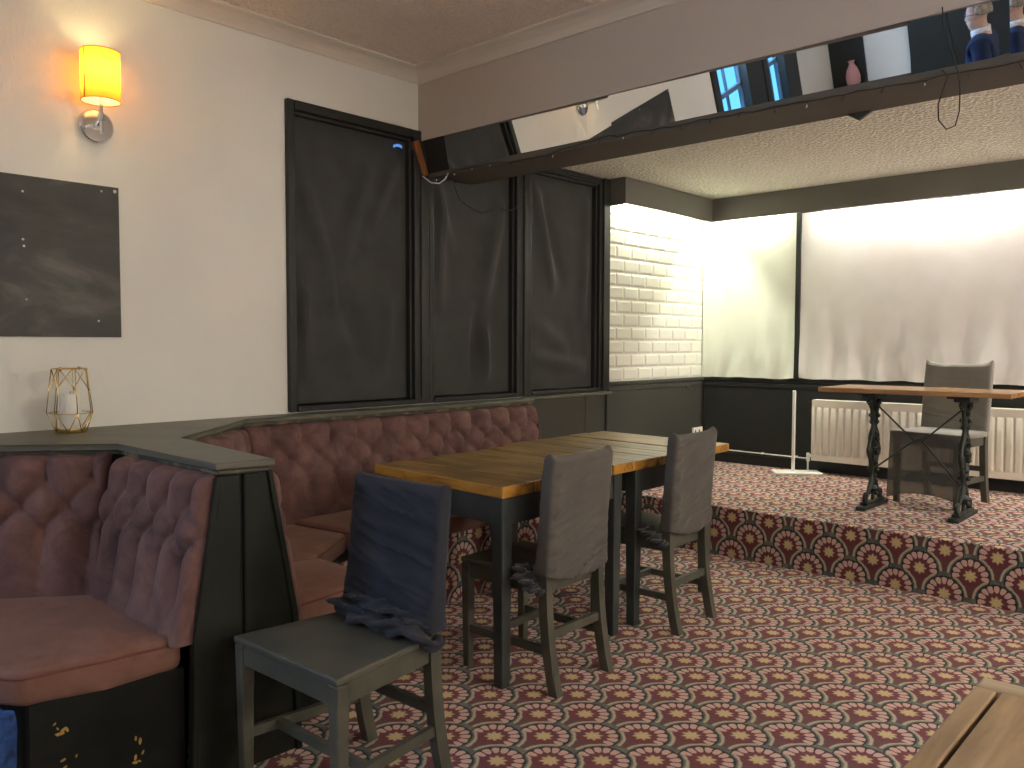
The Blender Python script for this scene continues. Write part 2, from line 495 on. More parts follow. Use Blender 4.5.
# bulkhead over the stage opening, its cove, and the beam under the mirror
bm = NB(); box(bm, XL - .05, XR + .05, 3.31, 3.317, 2.555, ZC + .02); box(bm, XL - .05, XR + .05, 3.317, 3.34, 2.63, ZC + .02); box(bm, XL - .05, XR + .05, 3.335, 3.72, 2.66, ZC + .02)
struct('wall_bulkhead', bm, M['plaster'])
bm = NB()
prof = [(0, 0), (.012, .0), (.022, .012), (.045, .030), (.075, .045), (.105, .052), (.115, .056), (.115, .065), (0, .065)]
pts = [(XR, 3.31), (XL, 3.31), (XL, YF)]
def cove_run(bm, mk, l0, l1):
    n = len(prof); A = [bm.verts.new(mk(l0, d, h)) for d, h in prof]; B = [bm.verts.new(mk(l1, d, h)) for d, h in prof]
    for i in range(n):
        bm.faces.new((A[i], A[(i + 1) % n], B[(i + 1) % n], B[i]))
    bm.faces.new(A); bm.faces.new(list(reversed(B)))
zc0 = ZC - .062
cove_run(bm, lambda l, d, h: (XL + d if l == 0 else XR, 3.31 - d, zc0 + h), 0, 1)
struct('trim_3', bm, M['cove'])
bm = NB()
cove_run(bm, lambda l, d, h: (XL + d, 3.31 - d if l == 0 else YF, zc0 + h), 0, 1)
struct('trim_4', bm, M['cove'])
bm = NB()
box(bm, XL, XR, 3.385, 3.76, 2.366, 2.385, .003); box(bm, XL, XR, 3.50, 3.765, 2.36 + .012, 2.67)
box(bm, XL, XR, 3.368, 3.387, 2.345, 2.372, .003)
struct('beam', bm, M['beam_paint'])

# ------------------------------------------------------------------ mirror on the beam, leaning forward
def mirror_pane(root, x0, x1, tilt, yaw, y0=3.374, z0=2.3715, H=.235):
    tilt = math.radians(tilt); yaw = math.radians(yaw)
    L = (x1 - x0) / math.cos(yaw)
    bm = NB(); box(bm, 0.0015, L - .0015, 0, .005, 0, H / math.cos(tilt))
    bm.transform(Matrix.Translation((x0, y0, z0)) @ Matrix.Rotation(yaw, 4, 'Z') @ Matrix.Rotation(tilt, 4, 'X'))
    return obj('mirror_pane', bm, M['mirror'], root, world=True)
mir = thing('mirror', (-2.0, 3.38, 2.37), 'long tilted mirror strip running along the top of the dark beam', 'mirror')
mirror_pane(mir, -3.60, -2.43, 13.6, 2.6)
mirror_pane(mir, -2.43, -1.05, 13.6, 2.5)
mirror_pane(mir, -1.05, -.72, 13.95, 2.5)
mirror_pane(mir, -.72, .66, 13.95, 1.0)
mirror_pane(mir, .66, 2.04, 13.6, 0.5)
bm = NB()
bar(bm, (-3.779, 3.262, 2.545), (-3.779, 3.338, 2.352), .045, .038, up=(0, 1, .35))
bmesh.ops.bevel(bm, geom=bm.edges[:], offset=.003, segments=1, affect='EDGES')
single('wooden_batten', bm, M['batten'], 'short reddish wooden batten leaning at the wall end of the mirror', 'batten', origin=(-3.765, 3.3, 2.345))

bm = NB(); box(bm, 0, .195, 0, .006, 0, .235); bm.transform(Matrix.Translation((-3.796, 3.370, 2.3715)) @ Matrix.Rotation(math.radians(2.6), 4, 'Z') @ Matrix.Rotation(math.radians(13.6), 4, 'X'))  # added strip in place of the mirror's dark reflection, hides the batten's double image
obj('dark_reflection_strip', bm, M['charcoal'], mir, world=True)
# ------------------------------------------------------------------ windows of the left wall (charcoal frames, blacked out)
def win_frame(name, y0, y1, z0, z1, fw=(.04, .04), back=-3.90):
    bm = NB()
    X0, X1 = back, XL + .028
    box(bm, X0, X1, y0, y0 + fw[0], z0, z1, .006); box(bm, X0, X1, y1 - fw[1], y1, z0, z1, .006)
    box(bm, X0, X1, y0 + fw[0], y1 - fw[1], z1 - .05, z1, .006); box(bm, X0, X1 + .01, y0 + fw[0], y1 - fw[1], z0, z0 + .03, .006)
    # inner bead
    for (a, b_, c, d) in ((y0 + fw[0], y0 + fw[0] + .018, z0 + .03, z1 - .05), (y1 - fw[1] - .018, y1 - fw[1], z0 + .03, z1 - .05)):
        box(bm, X0, XL + .002, a, b_, c, d, .004)
    box(bm, X0, XL + .002, y0 + fw[0] + .018, y1 - fw[1] - .018, z1 - .068, z1 - .05, .004)
    o = struct(name, bm, M['charcoal'])
    bm = NB(); box(bm, back - .02, back, y0, y1, z0, z1); p = obj('backing_board', bm, M['black_paint'], o)
    return o
w1 = win_frame('window_1', 2.402, 3.372, .992, 2.612, (.042, .115))
w2 = win_frame('window_2', 3.374, 4.235, .992, 2.60, (.035, .075))
w3 = win_frame('window_3', 4.237, 5.212, .992, 2.60, (.075, .125))
bm = NB(); box(bm, XL + .028, XL + .04, 3.300, 3.322, 1.02, 2.36, .004); box(bm, XL + .028, XL + .04, 4.222, 4.250, 1.0, 2.6, .004)
box(bm, XL + .028, XL + .045, 5.12, 5.20, 1.0, 2.6, .004)
struct('trim_5', bm, M['charcoal'])
# slit of daylight at the top corner of the first window
bm = NB(); sheet(bm, 6, 1, lambda u, v: Vector((-3.806, 3.125 + .065 * u, 2.488 + .016 * v + .012 * math.sin(u * 2.6) )), (-.002, 0, 0))
g = obj('daylight_gap', bm, M['gap'], w1)

def cloth(name, y0, y1, z0, z1, x, folds, label, cat, m='black_cloth', seed=0, amp=.004, group=None, nu=70, nv=100):
    bm = NB()
    def fn(u, v):
        y = y0 + (y1 - y0) * u; z = z0 + (z1 - z0) * v; d = 0
        for (ya, za, yb, zb, A, w) in folds:
            ax, az = y - ya, z - za; dx, dz = yb - ya, zb - za; L2 = dx * dx + dz * dz
            t = min(1, max(0, (ax * dx + az * dz) / L2)); q = math.hypot(ax - dx * t, az - dz * t)
            d += 2.0 * A * math.exp(-(q / w) ** 2) * math.sin(PI * (.12 + .88 * t)) ** .7
        d += amp * ns(y * 3 + seed, z * 2.0, seed) * 2 + amp * .5 * ns(y * 9 + seed, z * 4, seed + 5)
        e = min(1, min(u, 1 - u) * 10) * min(1, min(v, 1 - v) * 10)
        return Vector((x + d * e, y, z))
    sheet(bm, nu, nv, fn, (-.003, 0, 0))
    return single(name, bm, M[m], label, cat, group, smooth=True, angle=60, origin=(x, (y0 + y1) / 2, z0))
G1 = 'black cloths over the left windows'
cloth('blackout_cloth', 2.448, 3.25, 1.03, 2.555, -3.835,
      [(2.5, 2.25, 2.75, 1.55, .02, .06), (2.75, 1.7, 2.95, 1.2, -.018, .06), (2.95, 2.3, 2.75, 1.75, .02, .06), (3.15, 2.4, 2.9, 1.9, .02, .05), (2.5, 1.7, 2.55, 1.15, .02, .05), (3.1, 1.6, 3.05, 1.1, .012, .05)],
      'black cloth over the window nearest the wall lamp, in front of the mirror beam', 'window cloth', seed=1, group=G1)
cloth('blackout_cloth', 3.415, 4.155, 1.03, 2.54, -3.835,
      [(3.5, 2.3, 3.52, 1.5, .015, .04), (4.05, 2.25, 3.85, 1.5, .02, .06), (3.85, 1.6, 3.80, 1.05, -.022, .05), (3.9, 1.45, 3.92, 1.08, .022, .04), (3.45, 2.35, 3.62, 1.9, .015, .05)],
      'black cloth over the middle one of the three blacked-out windows', 'window cloth', seed=4, group=G1)
cloth('blackout_cloth', 4.318, 5.085, 1.03, 2.54, -3.835,
      [(4.4, 2.45, 4.62, 1.7, .022, .05), (4.5, 2.35, 4.75, 1.75, -.014, .05), (4.4, 1.25, 5.0, 1.18, .022, .06), (5.0, 2.4, 4.95, 1.5, .012, .05), (4.4, 1.5, 4.8, 1.3, .01, .06)],
      'black cloth over the window beside the white wall tiles', 'window cloth', seed=8, group=G1)

# sash windows further back along the left wall (seen in the mirror)
def sash(name, y0, y1, z0, z1):
    bm = NB(); X0, X1 = XL - .12, XL + .02; f = .06
    box(bm, X0, X1, y0 - .42, y0 + f - .02, z0 - .05, z1 + .06, .005); box(bm, X0, X1, y1 - f + .02, y1 + .10, z0 - .05, z1 + .06, .005)
    box(bm, X0, X1, y0, y1, z1 - f + .03, z1 + .06, .005); box(bm, X0, X1 + .04, y0, y1, z0 - .05, z0 + .03, .005)
    o = struct(name, bm, M['charcoal'])
    bm = NB(); zm = (z0 + z1) / 2; ym = (y0 + y1) / 2
    box(bm, XL - .10, XL - .06, y0 + .04, y1 - .04, zm - .025, zm + .025); box(bm, XL - .095, XL - .07, ym - .014, ym + .014, z0 + .03, z1 - .03)
    for ya in (y0 + .04, y1 - .075): box(bm, XL - .1, XL - .06, ya, ya + .035, z0 + .03, z1 - .03)
    s = obj('sash_bars', bm, M['sash'], o)
    bm = NB(); box(bm, XL - .115, XL - .105, y0, y1, z0, z1); obj('pane', bm, M['daylight'], o)
sash('window_4', -2.03, -1.18, 1.05, 2.25)
sash('window_5', -3.22, -2.60, 1.05, 2.25)

# sill under the far windows, panelling below it
bm = NB(); box(bm, XL, XL + .045, 4.22, 5.24, .966, .988, .006); struct('trim_6', bm, M['shelf_paint'])
bm = NB()
box(bm, XL, XL + .012, 4.2, SY, 0, .966); box(bm, XL, XL + .012, SY, 5.215, ST, .966)
box(bm, XL + .012, XL + .022, 4.30, 4.925, .36, .963, .003); box(bm, XL + .012, XL + .022, 4.931, 5.165, .36, .963, .003)
box(bm, XL, XL + .03, 5.19, 5.222, ST, .966, .004)
struct('trim_7', bm, M['dado'])
# stage dado on the left and back walls
bm = NB()
box(bm, XL, XL + .012, 5.222, YB, ST, 1.03); box(bm, XL, XL + .03, 5.222, YB, 1.032, 1.062, .005); box(bm, XL, XL + .02, 5.222, YB, .985, 1.022, .005)
struct('trim_8', bm, M['dado'])
bm = NB()
box(bm, XL + .03, XR, YB - .02, YB, 1.035, 1.062, .005); box(bm, XL + .03, XR, YB - .014, YB, .985, 1.02, .004)
struct('trim_9', bm, M['charcoal'])
bm = NB(); box(bm, XL + .012, XR, YB - .018, YB, ST, .40, .004); struct('baseboard_back', bm, M['charcoal'])
bm = NB(); box(bm, XL + .012, XL + .028, 5.225, YB - .02, ST, .40, .004); struct('baseboard_left', bm, M['dado'])

# metro tiles
bm = NB(); box(bm, XL, XL + .008, 5.222, YB, 1.062, 2.60, mi=1)
row = 0; z = 1.064; th, tw, gp = .1065, .205, .004
while z < 2.55:
    y = 5.224 - (tw / 2 if row % 2 else 0.0)
    while y < YB - .02:
        a, b_ = max(y, 5.224), min(y + tw - gp, YB - .022)
        if b_ - a > .03:
            z1 = z + th - gp; i = .017; X0, X1 = XL + .008, XL + .014
            A = [bm.verts.new(c) for c in ((X0, a, z), (X0, b_, z), (X0, b_, z1), (X0, a, z1))]
            B = [bm.verts.new(c) for c in ((X1, a + i, z + i), (X1, b_ - i, z + i), (X1, b_ - i, z1 - i), (X1, a + i, z1 - i))]
            bm.faces.new(B); bm.faces.new(list(reversed(A)))
            for k in range(4): bm.faces.new((A[k], A[(k + 1) % 4], B[(k + 1) % 4], B[k]))
        y += tw
    row += 1; z += th
struct('wall_tiles', bm, [M['tile'], M['grout']])

# pelmet boxing with strip lights, along the tile wall and the back wall
bm = NB()
PX, PY = -3.625, 6.51
box(bm, PX - .018, PX, 5.205, PY + .018, 2.412, ZS, .003); box(bm, XL, PX - .018, 5.205, 5.223, 2.405, ZS, .003)
box(bm, PX, XR, PY, PY + .018, 2.412, ZS, .003)
struct('trim_10', bm, M['pelmet'])
def tube_light(name, a, b_, m, label):
    t = thing(name, a, label, 'strip light', group='strip lights behind the stage pelmet')
    bm = NB(); tube(bm, [a, b_], .013, 12); obj('tube', bm, M[m], t, world=True, smooth=True)
    bm = NB(); d = Vector(b_) - Vector(a)
    A = Vector(a) + Vector((0, 0, .035)); B = Vector(b_) + Vector((0, 0, .035)); bar(bm, A, B, .03, .04)
    for e in (a, b_):
        e = Vector(e); box(bm, e.x - .018, e.x + .018, e.y - .018, e.y + .018, e.z - .02, ZS - .001, .003)
    obj('batten', bm, M['white_plastic'], t, world=True)
tube_light('strip_light', (-3.715, 5.29, 2.50), (-3.715, 6.45, 2.50), 'tube_green', 'strip light behind the pelmet above the white tiles')
tube_light('strip_light', (-3.58, 6.60, 2.50), (-3.0, 6.60, 2.50), 'tube_green', 'short strip light above the narrow ivory cloth panel')
tube_light('strip_light', (-2.72, 6.60, 2.50), (-1.2, 6.60, 2.50), 'tube_warm', 'strip light above the wide white cloth panel')
tube_light('strip_light', (-1.1, 6.60, 2.50), (.4, 6.60, 2.50), 'tube_warm', 'strip light further along above the wide white cloth panel')
tube_light('strip_light', (.5, 6.60, 2.50), (2.0, 6.60, 2.50), 'tube_warm', 'strip light beyond the table at the back of the stage')

# black post and cloth panels on the back wall
bm = NB(); box(bm, -2.925, -2.885, YB - .045, YB, 1.062, 2.46, .004); box(bm, -2.925, 2.2, YB - .035, YB, 2.425, 2.445, .003)
struct('trim_11', bm, M['charcoal'])
def wall_cloth(x0, x1, z0, z1, y, m, label, seed, hem):
    bm = NB()
    def fn(u, v):
        x = x0 + (x1 - x0) * u; z = z0 + (z1 - z0) * v
        a = math.exp(-(z - z0) / hem)
        d = 1.9 * a * (.012 * ns(x * 7 + seed, z * 1.5, seed) + .007 * math.sin(x * 26 + 3 * ns(x * 3, z * 2, 4)) + .006 * ns(x * 20, z * 6, seed))
        d += .006 * ns(x * 2 + seed, z * 1.2, 2)
        zz = z + (.012 * ns(x * 6, 0, seed) if v == 0 else 0)
        return Vector((x, y - .022 + d, zz))
    sheet(bm, max(20, int((x1 - x0) * 60)), 50, fn, (0, .003, 0))
    return single('cloth_panel', bm, M[m], label, 'cloth panel', 'pale cloth panels on the back wall of the stage', smooth=True, angle=60, origin=((x0 + x1) / 2, y, z0))
wall_cloth(-3.782, -2.927, 1.066, 2.56, YB - .012, 'white_cloth2', 'narrow ivory cloth panel between the tiles and the black post', 3, .3)
wall_cloth(-2.882, 2.2, 1.072, 2.425, YB - .012, 'white_cloth', 'wide white cloth panel stretched above the radiator', 11, .22)

# ------------------------------------------------------------------ tufted seating
def smooth_abs(x): return abs(x)
def tuft(s, t, a, rows, H, top, bot, s0=0.0):
    """pillow height at distance s along and z height t"""
    zr = rows; b_ = zr[0] - zr[1]
    p0 = (s - s0) / a
    if t >= zr[0]:
        k = abs(math.sin(PI * p0)) ** .75; r = 1.0
    elif t <= zr[-1]:
        sh = .5 if (len(zr) - 1) % 2 else 0.0
        k = abs(math.sin(PI * (p0 + sh))) ** .75; fd = sstep(0, .26, zr[-1] - t) * .72; k = k * (1 - fd) + fd * .8
    else:
        q = (zr[0] - t) / (2 * b_)
        k = (abs(math.sin(PI * (p0 + q))) * abs(math.sin(PI * (p0 - q)))) ** .34
    h = H * k
    for j, z in enumerate(zr):
        sh = (.5 * a if j % 2 else 0)
        ds = ((s - s0 - sh) / a); ds = (ds - round(ds)) * a
        r = math.hypot(ds, t - z)
        h -= .020 * math.exp(-(r / .018) ** 2)
        if r < .0105: h += .008 * math.sqrt(max(0, 1 - (r / .0105) ** 2))
    return h

def tufted_back(name, root, A, B, n, z0, z1, rec, a, rows, s0, label=None, H=.046, ends=(0, 0), res=.0105, tb=.05):
    """back from A to B (top edge xy), leaning by rec at the bottom, normal n"""
    A = Vector((A[0], A[1], 0)); B = Vector((B[0], B[1], 0)); n = Vector((n[0], n[1], 0)).normalized()
    L = (B - A).length; d = (B - A).normalized()
    bm = NB(); nu = int(L / res); nv = int((z1 - z0) / res)
    def fn(u, v):
        z = z0 + (z1 - z0) * v; f = 1 - v
        s = u * L; e0 = ends[0] * f; e1 = ends[1] * f
        ss = e0 + u * (L - e0 + e1)
        h = tuft(s, z, a, rows, H, z1, z0, s0)
        # roll over at the top edge and at the ends
        tp = (z1 - z) / .045
        if tp < 1: h -= (.05) * (1 - math.sqrt(max(0, 1 - (1 - tp) ** 2)))
        for q in (s, L - s):
            if q < .03: h -= .03 * (1 - math.sqrt(max(0, 1 - (1 - q / .03) ** 2)))
        h += .003 * ns(s * 9, z * 9, s0 + 3)
        return A + d * ss + n * (rec * f ** 1.15 + h) + Vector((0, 0, z))
    sheet(bm, nu, nv, fn, -n * tb)
    o = obj(name, bm, M['velvet'], root, smooth=True, world=True, angle=70)
    if label: o['label'] = label
    return o

def cushion(name, root, poly, z0, z1, bulge=.02, bev=.028, m='velvet_seat'):
    """seat pad: rounded prism, crowned on top, with piping along its upper rim"""
    bm = NB()
    prism(bm, poly, z0, z1, 0)
    es = [e for e in bm.edges]
    bmesh.ops.bevel(bm, geom=es, offset=bev, segments=4, profile=.5, affect='EDGES')
    bmesh.ops.triangulate(bm, faces=[f for f in bm.faces if len(f.verts) > 4])
    bmesh.ops.subdivide_edges(bm, edges=bm.edges[:], cuts=3, use_grid_fill=True)
    P = [Vector((p[0], p[1])) for p in poly]
    def dist(v):
        q = Vector((v.co.x, v.co.y)); m_ = 9
        for i in range(len(P)):
            a, b_ = P[i], P[(i + 1) % len(P)]; ab = b_ - a; t = min(1, max(0, (q - a).dot(ab) / ab.length_squared)); m_ = min(m_, (q - a - ab * t).length)
        return m_
    for v in bm.verts:
        if v.co.z > z0 + (z1 - z0) * .5:
            dd = dist(v); v.co.z += bulge * sstep(0, .18, dd) + .005 * ns(v.co.x * 6, v.co.y * 6, 1) * sstep(0, .05, dd)
    o = obj(name, bm, M[m], root, smooth=True, world=True, angle=50)
    bm = NB(); c = sum(P, Vector((0, 0))) / len(P)
    path = []
    for i in range(len(P)):
        a, p_, b_ = P[i - 1], P[i], P[(i + 1) % len(P)]
        da = (a - p_).normalized(); db = (b_ - p_).normalized(); r = min(.05, (a - p_).length * .3, (b_ - p_).length * .3)
        for k in range(5):
            t = k / 4; q = (p_ + da * r) * (1 - t) ** 2 + 2 * p_ * t * (1 - t) + (p_ + db * r) * t ** 2
            inn = (c - q).normalized() * .004
            path.append((q.x + inn.x, q.y + inn.y, z1 - .018))
    tube(bm, path, .0048, 6, closed=True)
    obj('piping', bm, M['piping'], o, smooth=True, world=True)
    return o

# partition with the shelf on top (joins the two booths)
part = thing('booth_partition', (-2.9, 1.34, 0), 'black panelled partition with olive shelf top between the two velvet benches', 'partition')
SH = [(XL, -.9), (-3.66, -.9), (-3.66, .56), (-3.105, 1.252), (-2.362, 1.240), (-2.332, 1.428), (-3.118, 1.487), (-3.66, 2.07), (-3.66, 4.215), (XL, 4.215)]
bm = NB(); prism(bm, SH, .962, .985, .006, 2)
obj('shelf_top', bm, M['shelf_paint'], part, world=True)
SH2 = [(XL, -.88), (-3.672, -.88), (-3.672, .568), (-3.11, 1.264), (-2.372, 1.252), (-2.345, 1.418), (-3.122, 1.475), (-3.672, 2.062), (-3.672, 4.205), (XL, 4.205)]
bm = NB(); prism(bm, SH2, .945, .963, .005, 1)
obj('shelf_moulding', bm, M['edge_wear'], part, world=True)
SH3 = [(XL + .005, -.88), (-3.70, -.88), (-3.70, .60), (-3.115, 1.30), (-2.40, 1.287), (-2.38, 1.385), (-3.13, 1.44), (-3.70, 2.045), (-3.70, 4.19), (XL + .005, 4.19)]
bm = NB(); prism(bm, SH3, .0, .945, 0)
obj('carcass', bm, M['black_paint'], part, world=True)
# end panel: boards with trims, tapering upward
MX = Matrix(((0, 0, 1, 0), (1, 0, 0, 0), (0, 1, 0, 0), (0, 0, 0, 1)))     # (y,z,x)->(x,y,z)
bm = NB()
prism(bm, [(1.243, .945), (1.322, .945), (1.318, 0), (1.150, 0), (1.168, .46)], -2.40, -2.362, .004, 1, M=MX)
prism(bm, [(1.334, .945), (1.425, .945), (1.512, .46), (1.525, 0), (1.332, 0)], -2.40, -2.362, .004, 1, M=MX)
prism(bm, [(1.25, .94), (1.42, .94), (1.50, .46), (1.51, .01), (1.17, .01), (1.19, .46)], -2.41, -2.375, 0, M=MX)
obj('end_panel', bm, M['end_paint'], part, world=True)
bm = NB()
prism(bm, [(1.236, .945), (1.256, .945), (1.182, .46), (1.168, 0), (1.145, 0), (1.160, .46)], -2.363, -2.350, .003, 1, M=MX)
prism(bm, [(1.412, .945), (1.430, .945), (1.518, .46), (1.530, 0), (1.508, 0), (1.498, .46)], -2.363, -2.350, .003, 1, M=MX)
obj('edge_strip', bm, M['end_paint'], part, world=True)

# near bench (booth on the camera side of the partition)
near = thing('banquette', (-2.9, .8, 0), 'dusky pink velvet corner bench in the near booth, below the candle lantern', 'bench')
ROWS = [.857, .771, .682]
tufted_back('backrest', near, (-3.09, 1.238), (-2.372, 1.226), (0, -1), .445, .945, .085, .158, ROWS, .170, ends=(.0, .0))
nd = Vector((.70, -.56))
tufted_back('backrest', near, (-3.655, .545), (-3.118, 1.222), (.783, -.622), .445, .945, .085, .158, ROWS, .02)
tufted_back('backrest', near, (-3.672, -.85), (-3.672, .53), (1, 0), .445, .945, .085, .158, ROWS, .02, res=.02)
cushion('seat_cushion', near, [(-2.405, 1.150), (-2.425, .93), (-2.455, .72), (-2.53, .675), (-2.95, .60), (-3.12, .30), (-3.12, -.85), (-3.60, -.85), (-3.59, .50), (-3.055, 1.160)], .362, .462, .022)
bm = NB(); prism(bm, [(-2.425, 1.165), (-2.475, .74), (-2.95, .66), (-3.16, .30), (-3.16, -.85), (-3.66, -.85), (-3.66, .56), (-3.10, 1.2)], 0, .364, .006, 1)
bs = obj('plinth', bm, M['black_paint'], near, world=True)
# worn patches on the plinth
random.seed(12)
for (y, z, n) in ((.83, .262, 6), (.842, .165, 3), (1.02, .128, 4), (.80, .283, 1), (1.035, .17, 2)):
    for k in range(n):
        bm = NB(); yy = y + random.uniform(-.018, .018); zz = z + random.uniform(-.018, .02); r = random.uniform(.003, .008)
        xx = -2.425 - (1.165 - yy) * (.05 / .425) + .0008
        an = random.uniform(0, 3); vs = [bm.verts.new((xx, yy + math.cos(an) * r * math.cos(2 * PI * q / 7) * 1.6 - math.sin(an) * r * .7 * math.sin(2 * PI * q / 7), zz + math.sin(an) * r * math.cos(2 * PI * q / 7) * 1.6 + math.cos(an) * r * .7 * math.sin(2 * PI * q / 7))) for q in range(7)]
        bm.faces.new(vs); obj('paint_chip', bm, M['chip'], bs, world=True)

# far bench along the windows
far = thing('banquette', (-3.3, 2.9, 0), 'long dusky pink velvet bench along the blacked-out windows behind the tables', 'bench')
tufted_back('backrest', far, (-3.672, 2.075), (-3.672, 4.20), (1, 0), .45, .945, .09, .1735, ROWS, .146, ends=(0, .07))
tufted_back('backrest', far, (-3.135, 1.515), (-3.655, 2.055), (.72, .694), .45, .945, .09, .158, ROWS, .06)
tufted_back('backrest', far, (-2.372, 1.432), (-3.11, 1.492), (.08, 1), .45, .945, .085, .158, ROWS, .06, res=.014)
bm = NB(); prism(bm, [(-3.672, .945), (-3.672, .45), (-3.58, .45), (-3.60, .55), (-3.625, .75), (-3.635, .90)], 4.203, 4.215, .003, 1, M=Matrix(((1, 0, 0, 0), (0, 0, 1, 0), (0, 1, 0, 0), (0, 0, 0, 1))))
for v in bm.verts: v.co.y += .07 * (1 - (v.co.z - .45) / .495)
obj('end_facing', bm, M['velvet'], far, world=True)
cushion('seat_cushion', far, [(-3.585, 2.27), (-3.16, 2.33), (-3.07, 2.45), (-3.07, 4.235), (-3.575, 4.235)], .372, .476, .016)
cushion('seat_cushion', far, [(-3.02, 1.60), (-2.93, 1.98), (-3.175, 2.315), (-3.555, 2.255), (-3.53, 2.12)], .368, .466, .010)
cushion('seat_cushion', far, [(-2.445, 1.545), (-2.515, 1.99), (-2.915, 1.985), (-3.01, 1.58)], .355, .462, .018)
bm = NB(); prism(bm, [(-2.50, 1.53), (-2.55, 1.955), (-2.94, 1.955), (-3.13, 2.38), (-3.13, 4.225), (-3.66, 4.225), (-3.66, 2.12), (-3.15, 1.55)], 0, .372, .005, 1)
o = obj('plinth', bm, [M['black_paint'], M['carpet_side']], far, world=True); o['label'] = 'carpeted plinth'
for p_ in o.data.polygons:
    if p_.normal.x > .5 and p_.center.y > -.8: p_.material_index = 1

# ------------------------------------------------------------------ plank tables
def plank_table(A, rz, L, W, z, label, inset=.035, seed=0):
    """A is the near aisle corner; local +y runs along the table edge, -x into the bench"""
    t = thing('plank_table', (A[0], A[1], 0), label, 'table', rz, 'plank tables pushed end to end')
    random.seed(seed); bm = NB(); th = .045
    # five planks run across the table width? they run along it here, each its own board in one top
    n = 5; y0 = 0.0; e = .009
    pw = L / n
    for i in range(n):
        dz = random.uniform(-.002, .002)
        box(bm, -W, 0, y0 + i * pw + (e if i else 0), y0 + (i + 1) * pw - .001, z - th, z + dz, .005, 2)
    o = obj('tabletop', bm, [M['table_wood'], M['table_edge']], t)
    for p_ in o.data.polygons:
        c_ = p_.center
        if abs(p_.normal.z) < .5 and (c_.x > -.012 or c_.x < -W + .012 or c_.y < .012 or c_.y > L - .012): p_.material_index = 1
    bm = NB(); i = .012; a = .11; zt = z - th
    box(bm, -W + i, -W + i + .022, .03, L - inset, zt - a, zt, .003); box(bm, -i - .022, -i, .03, L - inset, zt - a, zt, .003)
    box(bm, -W + i + .022, -i - .022, i, i + .022, zt - a, zt, .003); box(bm, -W + i + .022, -i - .022, L - inset - .01, L - inset + .012, zt - a, zt, .003)
    obj('apron', bm, M['table_paint'], t)
    for (x, y) in ((-.035, .035), (-W + .035, .035), (-.035, L - inset), (-W + .035, L - inset)):
        bm = NB(); q = .032; q2 = .024
        lo = [bm.verts.new((x + sx * q2, y + sy * q2, 0)) for sx, sy in ((-1, -1), (1, -1), (1, 1), (-1, 1))]
        hi = [bm.verts.new((x + sx * q, y + sy * q, zt)) for sx, sy in ((-1, -1), (1, -1), (1, 1), (-1, 1))]
        bm.faces.new(list(reversed(lo))); bm.faces.new(hi)
        for k in range(4): bm.faces.new((lo[k], lo[(k + 1) % 4], hi[(k + 1) % 4], hi[k]))
        bmesh.ops.bevel(bm, geom=bm.edges[:], offset=.003, segments=1, affect='EDGES')
        obj('leg', bm, M['table_paint'], t)
    for ch in [q for q in bpy.data.objects if q.parent == t]:
        for v in ch.data.vertices: v.co.y += -v.co.x * .095      # boards cut slightly out of square
    return t
plank_table((-2.164, 2.305), math.radians(2.2), .955, .845, .80, 'near plank-topped table with dark painted legs, in front of the long bench', inset=.14, seed=2)
plank_table((-2.203, 3.268), math.radians(1.6), .965, .915, .80, 'far plank-topped table, its end close to the stage step', inset=.22, seed=9)

